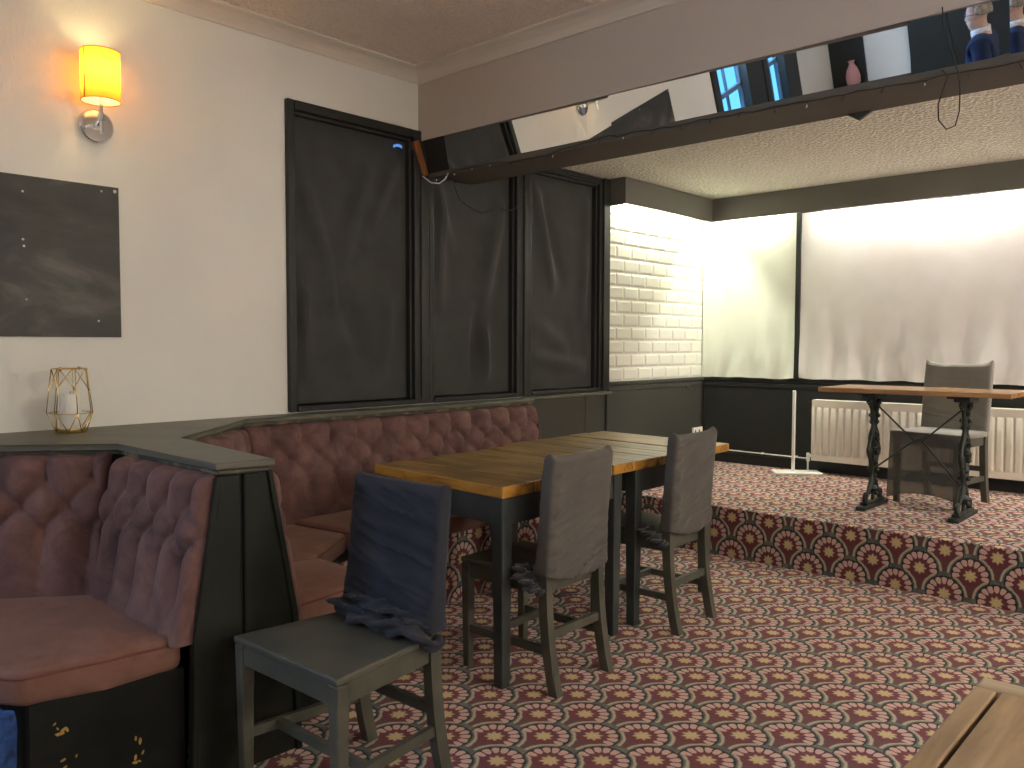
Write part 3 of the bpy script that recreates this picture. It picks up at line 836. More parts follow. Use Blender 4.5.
# ------------------------------------------------------------------ chairs; local: seat faces -y, origin at floor centre under the seat
def chair_frame(t, wf=.44, wr=.41, d=.42, sh=.465, bh=.92, paint='chair_paint', rake=.05):
    P = M[paint]
    yf, yr = -d / 2, d / 2
    bm = NB()
    poly = [(-wf / 2, yf), (wf / 2, yf), (wr / 2, yr), (-wr / 2, yr)]
    prism(bm, poly, sh - .022, sh, .006, 2)
    obj('seat', bm, P, t)
    bm = NB(); k = .009
    pin = [(-wf / 2 + k, yf + k), (wf / 2 - k, yf + k), (wr / 2 - k, yr - k), (-wr / 2 + k, yr - k)]
    prism(bm, pin, sh - .085, sh - .0225, .003, 1)
    obj('apron', bm, P, t)
    zl = sh - .0235
    for s in (-1, 1):
        bm = NB(); x = s * (wf / 2 - .024)
        lo = [(x + a * .016, yf + .024 + b_ * .016, 0) for a, b_ in ((-1, -1), (1, -1), (1, 1), (-1, 1))]
        hi = [(x + a * .0215, yf + .024 + b_ * .0215, zl) for a, b_ in ((-1, -1), (1, -1), (1, 1), (-1, 1))]
        lo = [bm.verts.new(v) for v in lo]; hi = [bm.verts.new(v) for v in hi]
        bm.faces.new(list(reversed(lo))); bm.faces.new(hi)
        for q in range(4): bm.faces.new((lo[q], lo[(q + 1) % 4], hi[(q + 1) % 4], hi[q]))
        bmesh.ops.bevel(bm, geom=bm.edges[:], offset=.003, segments=1, affect='EDGES')
        obj('leg', bm, P, t)
    def yc(z):            # centre line of the curved rear post
        if z < sh: return yr + .005 + .055 * ((sh - z) / sh) ** 2.2
        return yr + .005 + rake * ((z - sh) / (bh - sh)) ** 1.2
    for s in (-1, 1):
        bm = NB(); prev = None; N = 14
        for i in range(N + 1):
            z = (bh - .01) * i / N; x = s * (wr / 2 - .017); y = yc(z)
            hw, hd = .0185, (.021 if z < sh else .016)
            ring = [bm.verts.new((x + a * hw, y + b_ * hd, z)) for a, b_ in ((-1, -1), (1, -1), (1, 1), (-1, 1))]
            if prev:
                for q in range(4): bm.faces.new((prev[q], prev[(q + 1) % 4], ring[(q + 1) % 4], ring[q]))
            else: bm.faces.new(list(reversed(ring)))
            prev = ring
        bm.faces.new(prev)
        obj('leg', bm, P, t)
    # top rail and back panel (under the cover)
    bm = NB()
    for (za, zb) in ((bh - .10, bh - .015), (sh + .20, sh + .25)):
        ya, yb = yc(za), yc(zb)
        M2 = [(-wr / 2 + .035, ya - .01, za), (wr / 2 - .035, ya - .01, za), (wr / 2 - .035, yb - .01, zb), (-wr / 2 + .035, yb - .01, zb)]
        A = [bm.verts.new(v) for v in M2]; B = [bm.verts.new((v[0], v[1] + .018, v[2])) for v in M2]
        bm.faces.new(list(reversed(A))); bm.faces.new(B)
        for q in range(4): bm.faces.new((A[q], A[(q + 1) % 4], B[(q + 1) % 4], B[q]))
    obj('back_rail', bm, P, t)
    # stretchers: two sides and a cross bar
    for s in (-1, 1):
        bm = NB(); bar(bm, (s * (wf / 2 - .024), yf + .03, .165), (s * (wr / 2 - .017), yc(.165), .165), .032, .020)
        obj('stretcher', bm, P, t)
    bm = NB(); bar(bm, (-(wf / 2 - .03), yf + .13, .165), (wf / 2 - .03, yf + .13, .165), .030, .020); obj('stretcher', bm, P, t)
    bm = NB(); bar(bm, (-(wr / 2 - .02), yc(.225), .225), (wr / 2 - .02, yc(.225), .225), .034, .020); obj('stretcher', bm, P, t)
    return yc

def back_cover(t, yc, wr, sh, bh, m, seed, z_bot, wrinkle=.006, name='back_cover', thick=.028, freq=22, hem=None, flare=.0, slant=.25, amp0=.35, edge=1, ears=1.0):
    """stretch slip over the chair back, wrinkled, open at the bottom"""
    bm = NB(); nu, nv = 88, 74
    hw = wr / 2 + .009
    def outline(u):
        # rounded rectangle, u in 0..1, starts mid rear face
        per = 2 * (2 * hw + 2 * thick); s = u * per
        segs = [(hw, 'r'), (2 * thick, 'R'), (2 * hw, 'f'), (2 * thick, 'L'), (hw, 'r2')]
        if s < hw: return s, thick
        s -= hw
        if s < 2 * thick: return hw, thick - s
        s -= 2 * thick
        if s < 2 * hw: return hw - s, -thick
        s -= 2 * hw
        if s < 2 * thick: return -hw, -thick + s
        s -= 2 * thick
        return -hw + s, thick
    rings = []
    for j in range(nv + 1):
        v = j / nv; ring = []
        for i in range(nu):
            u = i / nu; x, y = outline(u)
            zb = z_bot + (hem(x, y) if hem else 0)
            z = zb + (bh + .008 - zb) * v
            # round corners
            cr = .012; ax = max(0, abs(x) - (hw - cr)); ay = max(0, abs(y) - (thick - cr))
            if ax > 0 and ay > 0:
                r = math.hypot(ax, ay); k = cr / max(r, 1e-6)
                if r > cr: x = math.copysign(hw - cr + ax * k, x); y = math.copysign(thick - cr + ay * k, y)
            nx, ny = (x / hw) ** 7, (y / thick)
            low = 1 - v
            p = z + slant * x + .03 * ns(x * 4 + seed, z * 4, 3)
            r1 = 1 - 2.2 * abs(ns(x * 2.4 + seed, p * freq, seed + 1.5 * ny)); r2_ = 1 - 2.2 * abs(ns(x * 4 + seed + 9, p * freq * 1.9, seed + 2 * ny))
            env = amp0 + (1 - amp0) * (.75 * low ** 1.6 + .6 * sstep(.55, 1, edge * x / hw))
            d = wrinkle * env * (max(0, r1) ** 2 + .5 * max(0, r2_) ** 2) * (1 - sstep(.93, 1, v))
            d += .004 * ns(x * 4 + seed, z * 4, ny)
            fl = flare * low ** 5
            x2 = x + nx * (d * .10 + fl * .7); y2 = y + math.copysign(min(1, abs(ny)), ny) * (d * (1 - .85 * sstep(.80, .98, abs(x / hw))) + fl)
            sag = -ears * .016 * (1 - (x / hw) ** 4) * sstep(.88, 1, v) + ears * .012 * sstep(.85, 1, abs(x / hw)) * sstep(.93, 1, v)
            top = sstep(.955, 1, v)
            y2 *= 1 - .45 * top ** 2
            ring.append(bm.verts.new((x2, yc(min(z, bh)) + y2, z + sag)))
        rings.append(ring)
    last = rings[-1]; cy = yc(bh)
    rings.append([bm.verts.new((q.co.x * .985, cy + (q.co.y - cy) * .55, q.co.z + .004)) for q in last])
    rings.append([bm.verts.new((q.co.x * .97, cy, q.co.z + .005)) for q in last])
    nv += 2
    for j in range(nv):
        for i in range(nu):
            bm.faces.new((rings[j][i], rings[j][(i + 1) % nu], rings[j + 1][(i + 1) % nu], rings[j + 1][i]))
    o = obj(name, bm, M[m], t, smooth=True, angle=75)
    return o

def ruffle(t, pts, m, seed, r=.03, name='bunched_hem'):
    """gathered cloth: several wavy folds following pts"""
    bm = NB(); pts = [Vector(p) for p in pts]; N = 90
    def at(s):
        f = s * (len(pts) - 1); i = min(int(f), len(pts) - 2); q = f - i
        p0 = pts[max(i - 1, 0)]; p1 = pts[i]; p2 = pts[i + 1]; p3 = pts[min(i + 2, len(pts) - 1)]
        return .5 * ((2 * p1) + (p2 - p0) * q + (2 * p0 - 5 * p1 + 4 * p2 - p3) * q * q + (3 * p1 - p0 - 3 * p2 + p3) * q ** 3)
    K = 20; rings = []
    for i in range(N + 1):
        s = i / N; c = at(s); tdir = (at(min(1, s + .01)) - at(max(0, s - .01))).normalized()
        up = Vector((0, 0, 1)); u = (up - tdir * up.dot(tdir)).normalized(); w = tdir.cross(u); ring = []
        env = math.sin(PI * min(1, max(0, s * .94 + .03))) ** .4
        for k in range(K):
            a = 2 * PI * k / K
            rr = r * env * (1 + .38 * math.sin(3 * a + s * 19 + seed) + .30 * ns(s * 13 + seed, math.cos(a) * 1.6, math.sin(a) * 1.6 + seed) + .22 * math.sin(s * 46 + 2.2 * a))
            ring.append(bm.verts.new(c + u * math.cos(a) * rr * .62 + w * math.sin(a) * rr * 1.25))
        rings.append(ring)
    for i in range(N):
        for k in range(K): bm.faces.new((rings[i][k], rings[i][(k + 1) % K], rings[i + 1][(k + 1) % K], rings[i + 1][k]))
    bm.faces.new(list(reversed(rings[0]))); bm.faces.new(rings[-1])
    return obj(name, bm, M[m], t, smooth=True, angle=80)

# foreground chair (faces the camera side)
CG = 'dark wooden dining chairs with slip covers'
c1 = thing('dining_chair', (-2.045, 1.462, 0), 'dark chair with navy slip bunched on its seat, beside the partition end', 'chair', math.radians(1.5), CG)
yc = chair_frame(c1, .51, .40, .405, .467, .895, rake=.04)
back_cover(c1, yc, .40, .467, .905, 'cover_navy', 3, .480, .026, freq=19, flare=.010, slant=.22, amp0=.5, edge=-1, ears=.2)
ruffle(c1, [(-.215, .195, .500), (-.20, .145, .500), (-.12, .135, .494), (-.03, .125, .49), (.06, .118, .49), (.13, .13, .49), (.19, .135, .488), (.222, .17, .45), (.215, .215, .46)], 'cover_navy', 2, .030)
ruffle(c1, [(-.19, .17, .526), (-.1, .163, .528), (.05, .155, .524), (.15, .16, .516), (.205, .18, .49)], 'cover_navy', 7, .024)
# the two chairs at the tables (face the bench: local -y -> world -x)
c2 = thing('dining_chair', (-2.266, 2.585, 0), 'dark chair with grey slip at the near plank table', 'chair', math.radians(-90 + 1), CG)
yc = chair_frame(c2, .40, .375, .43, .465, .905, rake=.035)
back_cover(c2, yc, .375, .465, .915, 'cover_grey', 5, .432, .026, hem=lambda x, y: (.035 * (x / .2) ** 2 if y > 0 else .04), freq=20, flare=.008, slant=.3, amp0=.22, edge=1, ears=.5)
ruffle(c2, [(.16, .12, .478), (.205, .13, .47), (.215, .17, .44), (.212, .20, .41), (.195, .235, .40)], 'cover_dark', 1, .030)
c3 = thing('dining_chair', (-2.285, 3.492, 0), 'dark chair with grey slip at the far plank table', 'chair', math.radians(-90 + 1), CG)
yc = chair_frame(c3, .40, .365, .43, .465, .915, rake=.035)
back_cover(c3, yc, .365, .465, .925, 'cover_grey', 9, .455, .022, hem=lambda x, y: (.03 * (x / .2) ** 2 if y > 0 else .03), freq=20, flare=.008, slant=.3, amp0=.14, edge=1, ears=.6)
ruffle(c3, [(.14, .10, .478), (.20, .12, .472), (.212, .17, .45), (.212, .205, .43), (.19, .235, .42)], 'cover_dark', 4, .028)

# stage chair, fully covered, see-through skirt in front
c4 = thing('dining_chair', (-1.60, 5.905, ST), 'chair in a stretched olive grey cover behind the iron-legged table', 'chair', math.radians(-9), CG)
yc = chair_frame(c4, .43, .41, .40, .47, .905, rake=.05)
back_cover(c4, yc, .41, .47, .915, 'cover_stage', 6, .475, .007, freq=16, slant=.2, amp0=.1)
bm = NB(); prism(bm, [(-.222, -.208), (.222, -.208), (.212, .215), (-.212, .215)], .440, .478, .012, 2)
obj('seat_cover', bm, M['cover_stage'], c4, smooth=True, angle=50)
bm = NB()
def skirt(u, v):
    x = (u - .5) * (.452 + .02 * (1 - v)); zb = .035 + .045 * math.sin(PI * u) ** .8 + .012 * (u - .5)
    z = zb + (.474 - zb) * v
    y = -.214 - .012 * (1 - v) + .018 * math.sin(PI * u) * math.sin(PI * v)
    return Vector((x, y, z))
sheet(bm, 30, 30, skirt, (0, .002, 0))
sk = obj('skirt', bm, M['sheer'], c4, smooth=True, angle=60); sk['label'] = 'see-through stretched skirt'

# ------------------------------------------------------------------ iron-legged table on the stage
it = thing('iron_table', (-1.61, 5.48, ST), 'small wooden table on ornate cast iron legs, on the stage', 'table')
bm = NB(); box(bm, -2.145, -1.06, 5.235, 5.76, 1.052, 1.08, .004); obj('tabletop', bm, M['cafe_wood'], it, world=True)
def iron_leg(x):
    bm = NB()
    # foot bar with raised centre
    box(bm, x - .03, x + .03, 5.265, 5.70, ST, ST + .026, .006); box(bm, x - .022, x + .022, 5.32, 5.645, ST + .026, ST + .045, .005)
    obj('foot', bm, M['iron'], it, world=True); bm = NB()
    # head plate
    box(bm, x - .062, x + .062, 5.30, 5.66, 1.036, 1.052, .003); box(bm, x - .045, x + .045, 5.38, 5.58, 1.012, 1.036, .006)
    obj('head_plate', bm, M['iron'], it, world=True)
    # scrolls and pierced shaft, curving in elevation (y,z)
    bm = NB(); yc0 = 5.482
    for s in (-1, 1):
        pts = []
        for k in range(45):
            q = k / 44; z = .355 + q * .67
            wv = .052 + .030 * math.cos(q * 4 * PI) + .055 * max(0, .16 - q) * 6
            pts.append((x, yc0 + s * wv, z))
        tube(bm, pts, [.0145 + .0035 * math.cos(k * .9) for k in range(45)], 8)
        # foot scroll
        cx, cz = yc0 + s * .125, .392
        pts = [(x, cx + s * (.034 - .0016 * k) * math.cos(k * .33 - 1.6), cz + (.034 - .0016 * k) * math.sin(k * .33 - 1.6)) for k in range(19)]
        tube(bm, pts, .011, 8)
        cx, cz = yc0 + s * .095, .985
        pts = [(x, cx + s * (.028 - .0013 * k) * math.cos(k * .33), cz + (.028 - .0013 * k) * math.sin(k * .33)) for k in range(19)]
        tube(bm, pts, .010, 8)
    for z, r in ((.43, .032), (.52, .022), (.60, .030), (.70, .040), (.79, .026), (.86, .032), (.94, .028)):
        lathe(bm, [(0, z - r * .8), (r * .75, z - r * .5), (r, z), (r * .75, z + r * .5), (0, z + r * .8)], (x, yc0, 0), 12)
    tube(bm, [(x, yc0, .35), (x, yc0, 1.02)], .011, 8)
    for zz in (.655, .745):
        tube(bm, [(x, yc0 + .045 * math.cos(a), zz + .0 + .045 * math.sin(a)) for a in [2 * PI * k / 20 for k in range(20)]], .009, 6, closed=True)
    for sx in (-1, 1):
        for zz in (.40, .55, .66, .75, .90, .98):
            lathe(bm, [(0, -.016), (.014, -.008), (.017, 0), (.012, .01), (0, .016)], (x + sx * .022, yc0, zz), 8)
    obj('leg', bm, M['iron'], it, smooth=True, world=True, angle=50)
iron_leg(-1.875); iron_leg(-1.345)
bm = NB(); yb = 5.482; J1, J2 = (-1.633, yb, .755), (-1.585, yb, .755)
for a, b_ in (((-1.855, yb, .965), J1), ((-1.855, yb, .57), J1), ((-1.365, yb, .965), J2), ((-1.365, yb, .50), J2), (J1, J2)):
    tube(bm, [a, b_], .0055, 8)
obj('cross_brace', bm, M['iron'], it, smooth=True, world=True, angle=50)

# ------------------------------------------------------------------ radiator and pipe
rad = thing('radiator', (-1.9, 6.60, .416), 'cream ribbed radiator on the back wall behind the iron-legged table', 'radiator')
bm = NB(); x0, x1 = -2.728, -.95; z0, z1 = .418, .905
prof = []
nr = 48; pts = []
pit = .058
def ry(x):
    q = ((x - x0 - .03) / pit) % 1.0
    return 6.556 - .010 * (sstep(.06, .24, q) - sstep(.76, .94, q))
nx = 420
def rfn(u, v):
    x = x0 + (x1 - x0) * u; z = z0 + (z1 - z0) * v
    e = sstep(.10, .125, v) - sstep(.86, .885, v)
    return Vector((x, 6.556 + (ry(x) - 6.556) * e - .004 * (1 - e), z))
us = nx
G = [[bm.verts.new(rfn(i / us, v)) for v in (0, .09, .10, .113, .125, .5, .86, .873, .885, .9, 1)] for i in range(us + 1)]
for i in range(us):
    for j in range(10): bm.faces.new((G[i][j], G[i + 1][j], G[i + 1][j + 1], G[i][j + 1]))
obj('front_panel', bm, M['radiator'], rad, smooth=True, world=True, angle=40)
bm = NB(); box(bm, x0, x1, 6.559, 6.645, z1 - .006, z1 + .004, .002); box(bm, x0 - .003, x0 + .003, 6.552, 6.645, z0, z1, .001)
box(bm, x0, x1, 6.62, 6.64, z0, z1, .003)
obj('casing', bm, M['radiator'], rad, world=True)
bm = NB(); tube(bm, [(-2.73, 6.60, .447), (-2.762, 6.60, .447)], .012, 10); lathe(bm, [(0, .40), (.013, .40), (.013, .43), (.014, .435), (.014, .465), (.01, .47), (0, .47)], (-2.775, 6.60, 0), 12)
tube(bm, [(-2.775, 6.60, .40), (-2.775, 6.60, ST)], .0075, 8)
obj('valve', bm, M['white_plastic'], rad, smooth=True, world=True, angle=50)
bm = NB(); tube(bm, [(-3.775, 6.645, .428), (-3.2, 6.645, .420), (-2.79, 6.645, .418)], .0055, 8)
for xx in (-3.6, -3.2, -2.9): box(bm, xx - .006, xx + .006, 6.645, YB - .001, .412, .428)
single('wall_pipe', bm, M['white_plastic'], 'thin pale pipe running along the foot of the back wall to the radiator', 'pipe', smooth=True, angle=40)

# white pole on a flat base
ps = thing('pole_stand', (-2.838, 6.46, ST), 'slim white pole on a flat base against the back wall, left of the radiator', 'stand')
bm = NB(); box(bm, -2.849, -2.827, 6.449, 6.471, ST + .015, .982, .003); obj('pole', bm, M['white_plastic'], ps, world=True)
bm = NB(); q = .168
prism(bm, [(-.185, -.09), (.185, -.09), (.185, .09), (-.185, .09)], ST, ST + .016, .004, 1)
bm.transform(Matrix.Translation((-2.815, 6.475, 0)) @ Matrix.Rotation(math.radians(36), 4, 'Z'))
obj('base', bm, M['white_plastic'], ps, world=True)

# socket and little hook on the tile side
so = thing('wall_socket', (XL + .012, 6.56, .53), 'white socket low on the dark panelling beneath the white tiles', 'socket')
bm = NB(); box(bm, XL + .012, XL + .028, 6.495, 6.655, .53, .612, .003); obj('plate', bm, M['white_plastic'], so, world=True)
for yy in (6.52, 6.585):
    bm = NB(); box(bm, XL + .028, XL + .031, yy, yy + .018, .565, .590, .001); obj('switch', bm, M['charcoal'], so, world=True)
bm = NB(); tube(bm, [(XL + .012, 6.36, .992), (XL + .03, 6.37, .985), (XL + .035, 6.40, .972), (XL + .03, 6.43, .972), (XL + .022, 6.44, .985)], .006, 8)
single('wall_hook', bm, M['dado'], 'small grey hook just under the rail below the white tiles', 'hook', smooth=True, angle=60)

# ------------------------------------------------------------------ wall lamp
LX, LY = -3.672, 1.44
wl = thing('wall_lamp', (XL, 1.463, 2.287), 'lit wall lamp with amber drum shade and chrome plate above the blackboard', 'lamp')
bm = NB(); lathe(bm, [(0, 0), (.072, 0), (.074, .006), (.072, .018), (.066, .024), (0, .026)], (XL, 1.463, 2.287), 40, 'x'); obj('backplate', bm, M['chrome'], wl, smooth=True, world=True, angle=40)
bm = NB(); tube(bm, [(XL + .02, 1.463, 2.285), (LX, LY, 2.300)], .008, 10); lathe(bm, [(0, -.015), (.013, -.012), (.013, .012), (0, .015)], (LX, LY, 2.30), 14)
lathe(bm, [(0, -.015), (.013, -.012), (.013, .012), (0, .015)], (XL + .035, 1.461, 2.287), 14)
obj('arm', bm, M['chrome'], wl, smooth=True, world=True, angle=50)
bm = NB(); tube(bm, [(LX, LY, 2.235), (LX, LY, 2.42)], .0075, 12); lathe(bm, [(0, 2.41), (.016, 2.41), (.016, 2.455), (0, 2.455)], (LX, LY, 0), 16)
obj('stem', bm, M['chrome'], wl, smooth=True, world=True, angle=50)
bm = NB(); r = .077; n = 48
for (ra, flip) in ((r, 1),):
    lo = [bm.verts.new((LX + ra * math.cos(2 * PI * k / n), LY + ra * math.sin(2 * PI * k / n), 2.366)) for k in range(n)]
    hi = [bm.verts.new((LX + ra * math.cos(2 * PI * k / n), LY + ra * math.sin(2 * PI * k / n), 2.572)) for k in range(n)]
    for k in range(n): bm.faces.new((lo[k], lo[(k + 1) % n], hi[(k + 1) % n], hi[k]))
sh = obj('lamp_shade', bm, M['shade'], wl, smooth=True, world=True)
bm = NB()
for zz in (2.3665, 2.5715): tube(bm, [(LX + r * math.cos(2 * PI * k / n), LY + r * math.sin(2 * PI * k / n), zz) for k in range(n)], .0022, 6, closed=True)
a_ = -2.55 + PI / 2 + .2
sx_, sy_ = LX + (r + .001) * math.cos(-1.25), LY + (r + .001) * math.sin(-1.25)
tube(bm, [(sx_, sy_, 2.368), (sx_, sy_, 2.572)], .0022, 6)
m_, _, _ = mat('shade_trim', (.50, .22, .02), .8)
obj('rim', bm, m_, sh, smooth=True, world=True)
bm = NB(); bmesh.ops.create_uvsphere(bm, u_segments=16, v_segments=12, radius=.024); bm.transform(Matrix.Translation((LX, LY, 2.487)))
obj('bulb', bm, M['bulb_lit'], wl, smooth=True, world=True)

# wall lamp copies added out of view to brighten the ceiling
def copy_thing(o, loc, rz, label):
    c = o.copy(); COL.objects.link(c); c.location = loc; c.rotation_euler = (0, 0, rz); c['label'] = label
    for ch in [q for q in bpy.data.objects if q.parent == o]:
        d = ch.copy(); COL.objects.link(d); d.parent = c
        for g in [q for q in bpy.data.objects if q.parent == ch]:
            e = g.copy(); COL.objects.link(e); e.parent = d
    return c
wl['group'] = 'amber wall lamps'
LAMPS = [(LX, LY)]
for (loc, rz, lab) in (((XL, -.72, 2.287), 0, 'added unseen amber wall lamp between the blackboard and the sash windows'), ((XR, 2.2, 2.287), PI, 'added unseen amber wall lamp on the right wall nearest the stage'), ((XR, -.6, 2.287), PI, 'added unseen amber wall lamp on the right wall further from the stage')):
    copy_thing(wl, loc, rz, lab)
    dx = LX - XL
    LAMPS.append((loc[0] + dx * math.cos(rz), loc[1] - .023 * math.cos(rz)))

# ------------------------------------------------------------------ blackboard
bb = thing('blackboard', (XL, .72, 1.378), 'dark smudged blackboard screwed to the cream wall under the lamp', 'blackboard')
bm = NB(); box(bm, XL + .001, XL + .014, -.11, 1.552, 1.378, 2.036, .002); obj('board', bm, M['slate'], bb, world=True)
for (y, z) in ((1.535, 2.018), (1.478, 2.012), (1.168, 1.97), (1.165, 1.775), (1.168, 1.748), (1.172, 1.53), (1.455, 1.448), (-.09, 2.02), (-.09, 1.40), (.5, 2.01)):
    bm = NB(); rr = .0075 if y in (1.535,) else .0048; lathe(bm, [(0, 0), (rr, 0), (rr, .002), (rr * .6, .0035), (0, .004)], (XL + .014, y, z), 12, 'x')
    obj('screw', bm, M['screw'], bb, smooth=True, world=True, angle=40)

# ------------------------------------------------------------------ lantern and candle on the shelf
LC = Vector((-3.625, 1.275, .985))
ln = thing('candle_lantern', LC, 'gold geometric wire lantern standing on the shelf against the cream wall', 'lantern')
bm = NB(); n = 7; lv = [(.060, .004), (.086, .080), (.072, .20), (.064, .262)]
ring = lambda r, z, ph: [Vector((r * math.cos(2 * PI * (k + ph) / n + .4), r * math.sin(2 * PI * (k + ph) / n + .4), z)) for k in range(n)]
R0, R1, R2, R3 = ring(.058, .005, 0), ring(.087, .082, .5), ring(.076, .20, .0), ring(.066, .262, .5)
wr_ = .0021
for k in range(n):
    for a, b_ in ((R0[k], R1[k]), (R0[(k + 1) % n], R1[k]), (R1[k], R1[(k + 1) % n]), (R1[k], R3[k])):
        tube(bm, [a, b_], wr_, 6)
    for a, b_ in ((R3[k], R1[(k + 1) % n] * .5 + R3[(k + 1) % n] * .5),): tube(bm, [a, b_], wr_, 6)
tube(bm, [(.066 * math.cos(2 * PI * k / 40), .066 * math.sin(2 * PI * k / 40), .262) for k in range(40)], wr_, 6, closed=True)
obj('wire_frame', bm, M['gold'], ln, smooth=True)
bm = NB(); lathe(bm, [(0, 0), (.058, 0), (.060, .003), (.060, .018), (.057, .019), (.056, .005), (0, .005)], (0, 0, 0), 40); obj('base', bm, M['gold'], ln, smooth=True, angle=40)
for a in (-.83, 2.31):
    bm = NB(); bmesh.ops.create_uvsphere(bm, u_segments=12, v_segments=8, radius=.0075); bm.transform(Matrix.Translation((.072 * math.cos(a), .072 * math.sin(a), .262))); obj('handle_pin', bm, M['gold'], ln, smooth=True)
cd = thing('pillar_candle', LC + Vector((0, 0, .0055)), 'white pillar candle inside the gold wire lantern', 'candle')
bm = NB(); lathe(bm, [(0, 0), (.040, 0), (.0415, .002), (.0415, .146), (.039, .153), (.030, .1535), (.012, .149), (0, .148)], (0, 0, 0), 32); obj('wax', bm, M['wax'], cd, smooth=True, angle=50)
bm = NB(); tube(bm, [(0, 0, .147), (.001, 0, .158), (.003, .001, .165)], .0012, 6); obj('wick', bm, M['wire'], cd)

# ------------------------------------------------------------------ cables and fairy lights on the beam
def sag(a, b_, d, n=16):
    a, b_ = Vector(a), Vector(b_)
    return [a.lerp(b_, k / n) + Vector((0, 0, -d * 4 * (k / n) * (1 - k / n))) for k in range(n + 1)]
fl = thing('fairy_lights', (-3.7, 3.36, 2.36), 'thin dark string of unlit fairy lights along the front of the beam', 'string lights')
random.seed(5); pts = []; x = -3.74
while x < 1.2:
    z = 2.352 + .010 * math.sin(x * 2.2) + random.uniform(-.005, .005) + (.012 * math.sin(x * 7) if x < -2.4 else 0)
    if x > -2.1: z -= .004
    pts.append(Vector((x, 3.3585 + random.uniform(-.002, .002), z))); x += .05
bm = NB(); tube(bm, pts, .0024, 5); obj('wire', bm, M['wire'], fl, smooth=True, world=True)
k = 0
for i in range(1, len(pts) - 1, 3):
    p = pts[i]; bm = NB()
    d = Vector((random.uniform(-.012, .012), -.004, -random.uniform(.008, .024)))
    tube(bm, [p, p + d * .75], .0016, 5, mi=1)
    tube(bm, [p + d * .7, p + d * 1.2], .0024, 6, mi=(0 if random.random() < .3 else 1))
    obj('bulb', bm, [M['bulb'], M['wire']], fl, world=True)
bm = NB(); tube(bm, [(-.935, 3.350, 2.36), (-.93, 3.352, 2.355), (-.914, 3.353, 2.338), (-.925, 3.354, 2.30), (-.945, 3.354, 2.24), (-.942, 3.354, 2.18), (-.915, 3.354, 2.142), (-.885, 3.354, 2.15), (-.873, 3.354, 2.20), (-.872, 3.354, 2.28), (-.88, 3.353, 2.34), (-.905, 3.33, 2.43), (-.922, 3.305, 2.52), (-.925, 3.303, 2.57)], .0025, 6)
single('hanging_cable', bm, M['wire'], 'dark cable hanging in a long loop below the beam over the stage', 'cable', smooth=True)
bm = NB(); tube(bm, [(-3.70, 3.50, 2.355), (-3.705, 3.52, 2.30), (-3.72, 3.58, 2.235), (-3.72, 3.67, 2.20), (-3.72, 3.77, 2.178), (-3.72, 3.86, 2.21), (-3.72, 3.94, 2.228), (-3.735, 4.03, 2.225), (-3.75, 4.12, 2.25), (-3.755, 4.18, 2.31), (-3.76, 4.235, 2.39), (-3.762, 4.25, 2.50)], .003, 6)
single('hanging_cable', bm, M['wire'], 'dark cable drooping across the middle blacked-out window', 'cable', smooth=True)
bm = NB(); tube(bm, [(-3.75, 3.30, 2.343), (-3.70, 3.32, 2.302), (-3.66, 3.35, 2.296), (-3.62, 3.36, 2.318), (-3.60, 3.366, 2.35)], .0035, 6)
single('white_cable', bm, M['wire_white'], 'short white cable curling out from under the wooden batten', 'cable', smooth=True)
bm = NB(); prism(bm, [(-1.43, 2.3675), (-1.315, 2.3675), (-1.375, 2.333)], 3.735, 3.757, .002, 1, M=Matrix(((1, 0, 0, 0), (0, 0, 1, 0), (0, 1, 0, 0), (0, 0, 0, 1))))
single('beam_bracket', bm, M['dado'], 'small triangular bracket under the dark beam', 'bracket')
bm = NB()
for k in range(1): tube(bm, [(XL + .0315, 4.28, 2.575), (XL + .0315, 4.6, 2.562), (XL + .0315, 4.95, 2.572)], .003, 6)
single('wire_run', bm, M['wire'], 'thin dark wire across the head of the window beside the tiles', 'cable')

# ------------------------------------------------------------------ foreground table corner
ft = thing('plank_table', (.15, 1.0, 0), 'pale wooden table corner close to the camera, opposite the long bench', 'table')
Z = .79; bm = NB()
box(bm, -.345, -.313, .25, 1.505, Z - .04, Z, .003); 
xx = -.306
for w in (.19, .18, .19): box(bm, xx, xx + w, .25, 1.505, Z - .04, Z + random.uniform(-.001, .001), .003); xx += w + .004
obj('tabletop', bm, M['fg_wood'], ft, world=True)
bm = NB(); box(bm, -.345, xx, 1.512, 1.560, Z - .04, Z - .001, .004)
m2 = wood('end_board_wood', (.30, .21, .12), (.44, .34, .22), (.55, .45, .32), 0, rough=.5)
obj('end_board', bm, m2, ft, world=True)
bm = NB(); box(bm, -.31, -.29, .30, 1.50, Z - .13, Z - .041); box(bm, .24, .26, .30, 1.50, Z - .13, Z - .041); box(bm, -.29, .24, 1.47, 1.49, Z - .13, Z - .041); box(bm, -.29, .24, .30, .32, Z - .13, Z - .041)
obj('apron', bm, M['table_paint'], ft, world=True)
for (x, y) in ((-.29, 1.47), (.24, 1.47), (-.29, .31), (.24, .31)):
    bm = NB(); box(bm, x - .03, x + .03, y - .03, y + .03, 0, Z - .0405, .004); obj('leg', bm, M['table_paint'], ft, world=True)

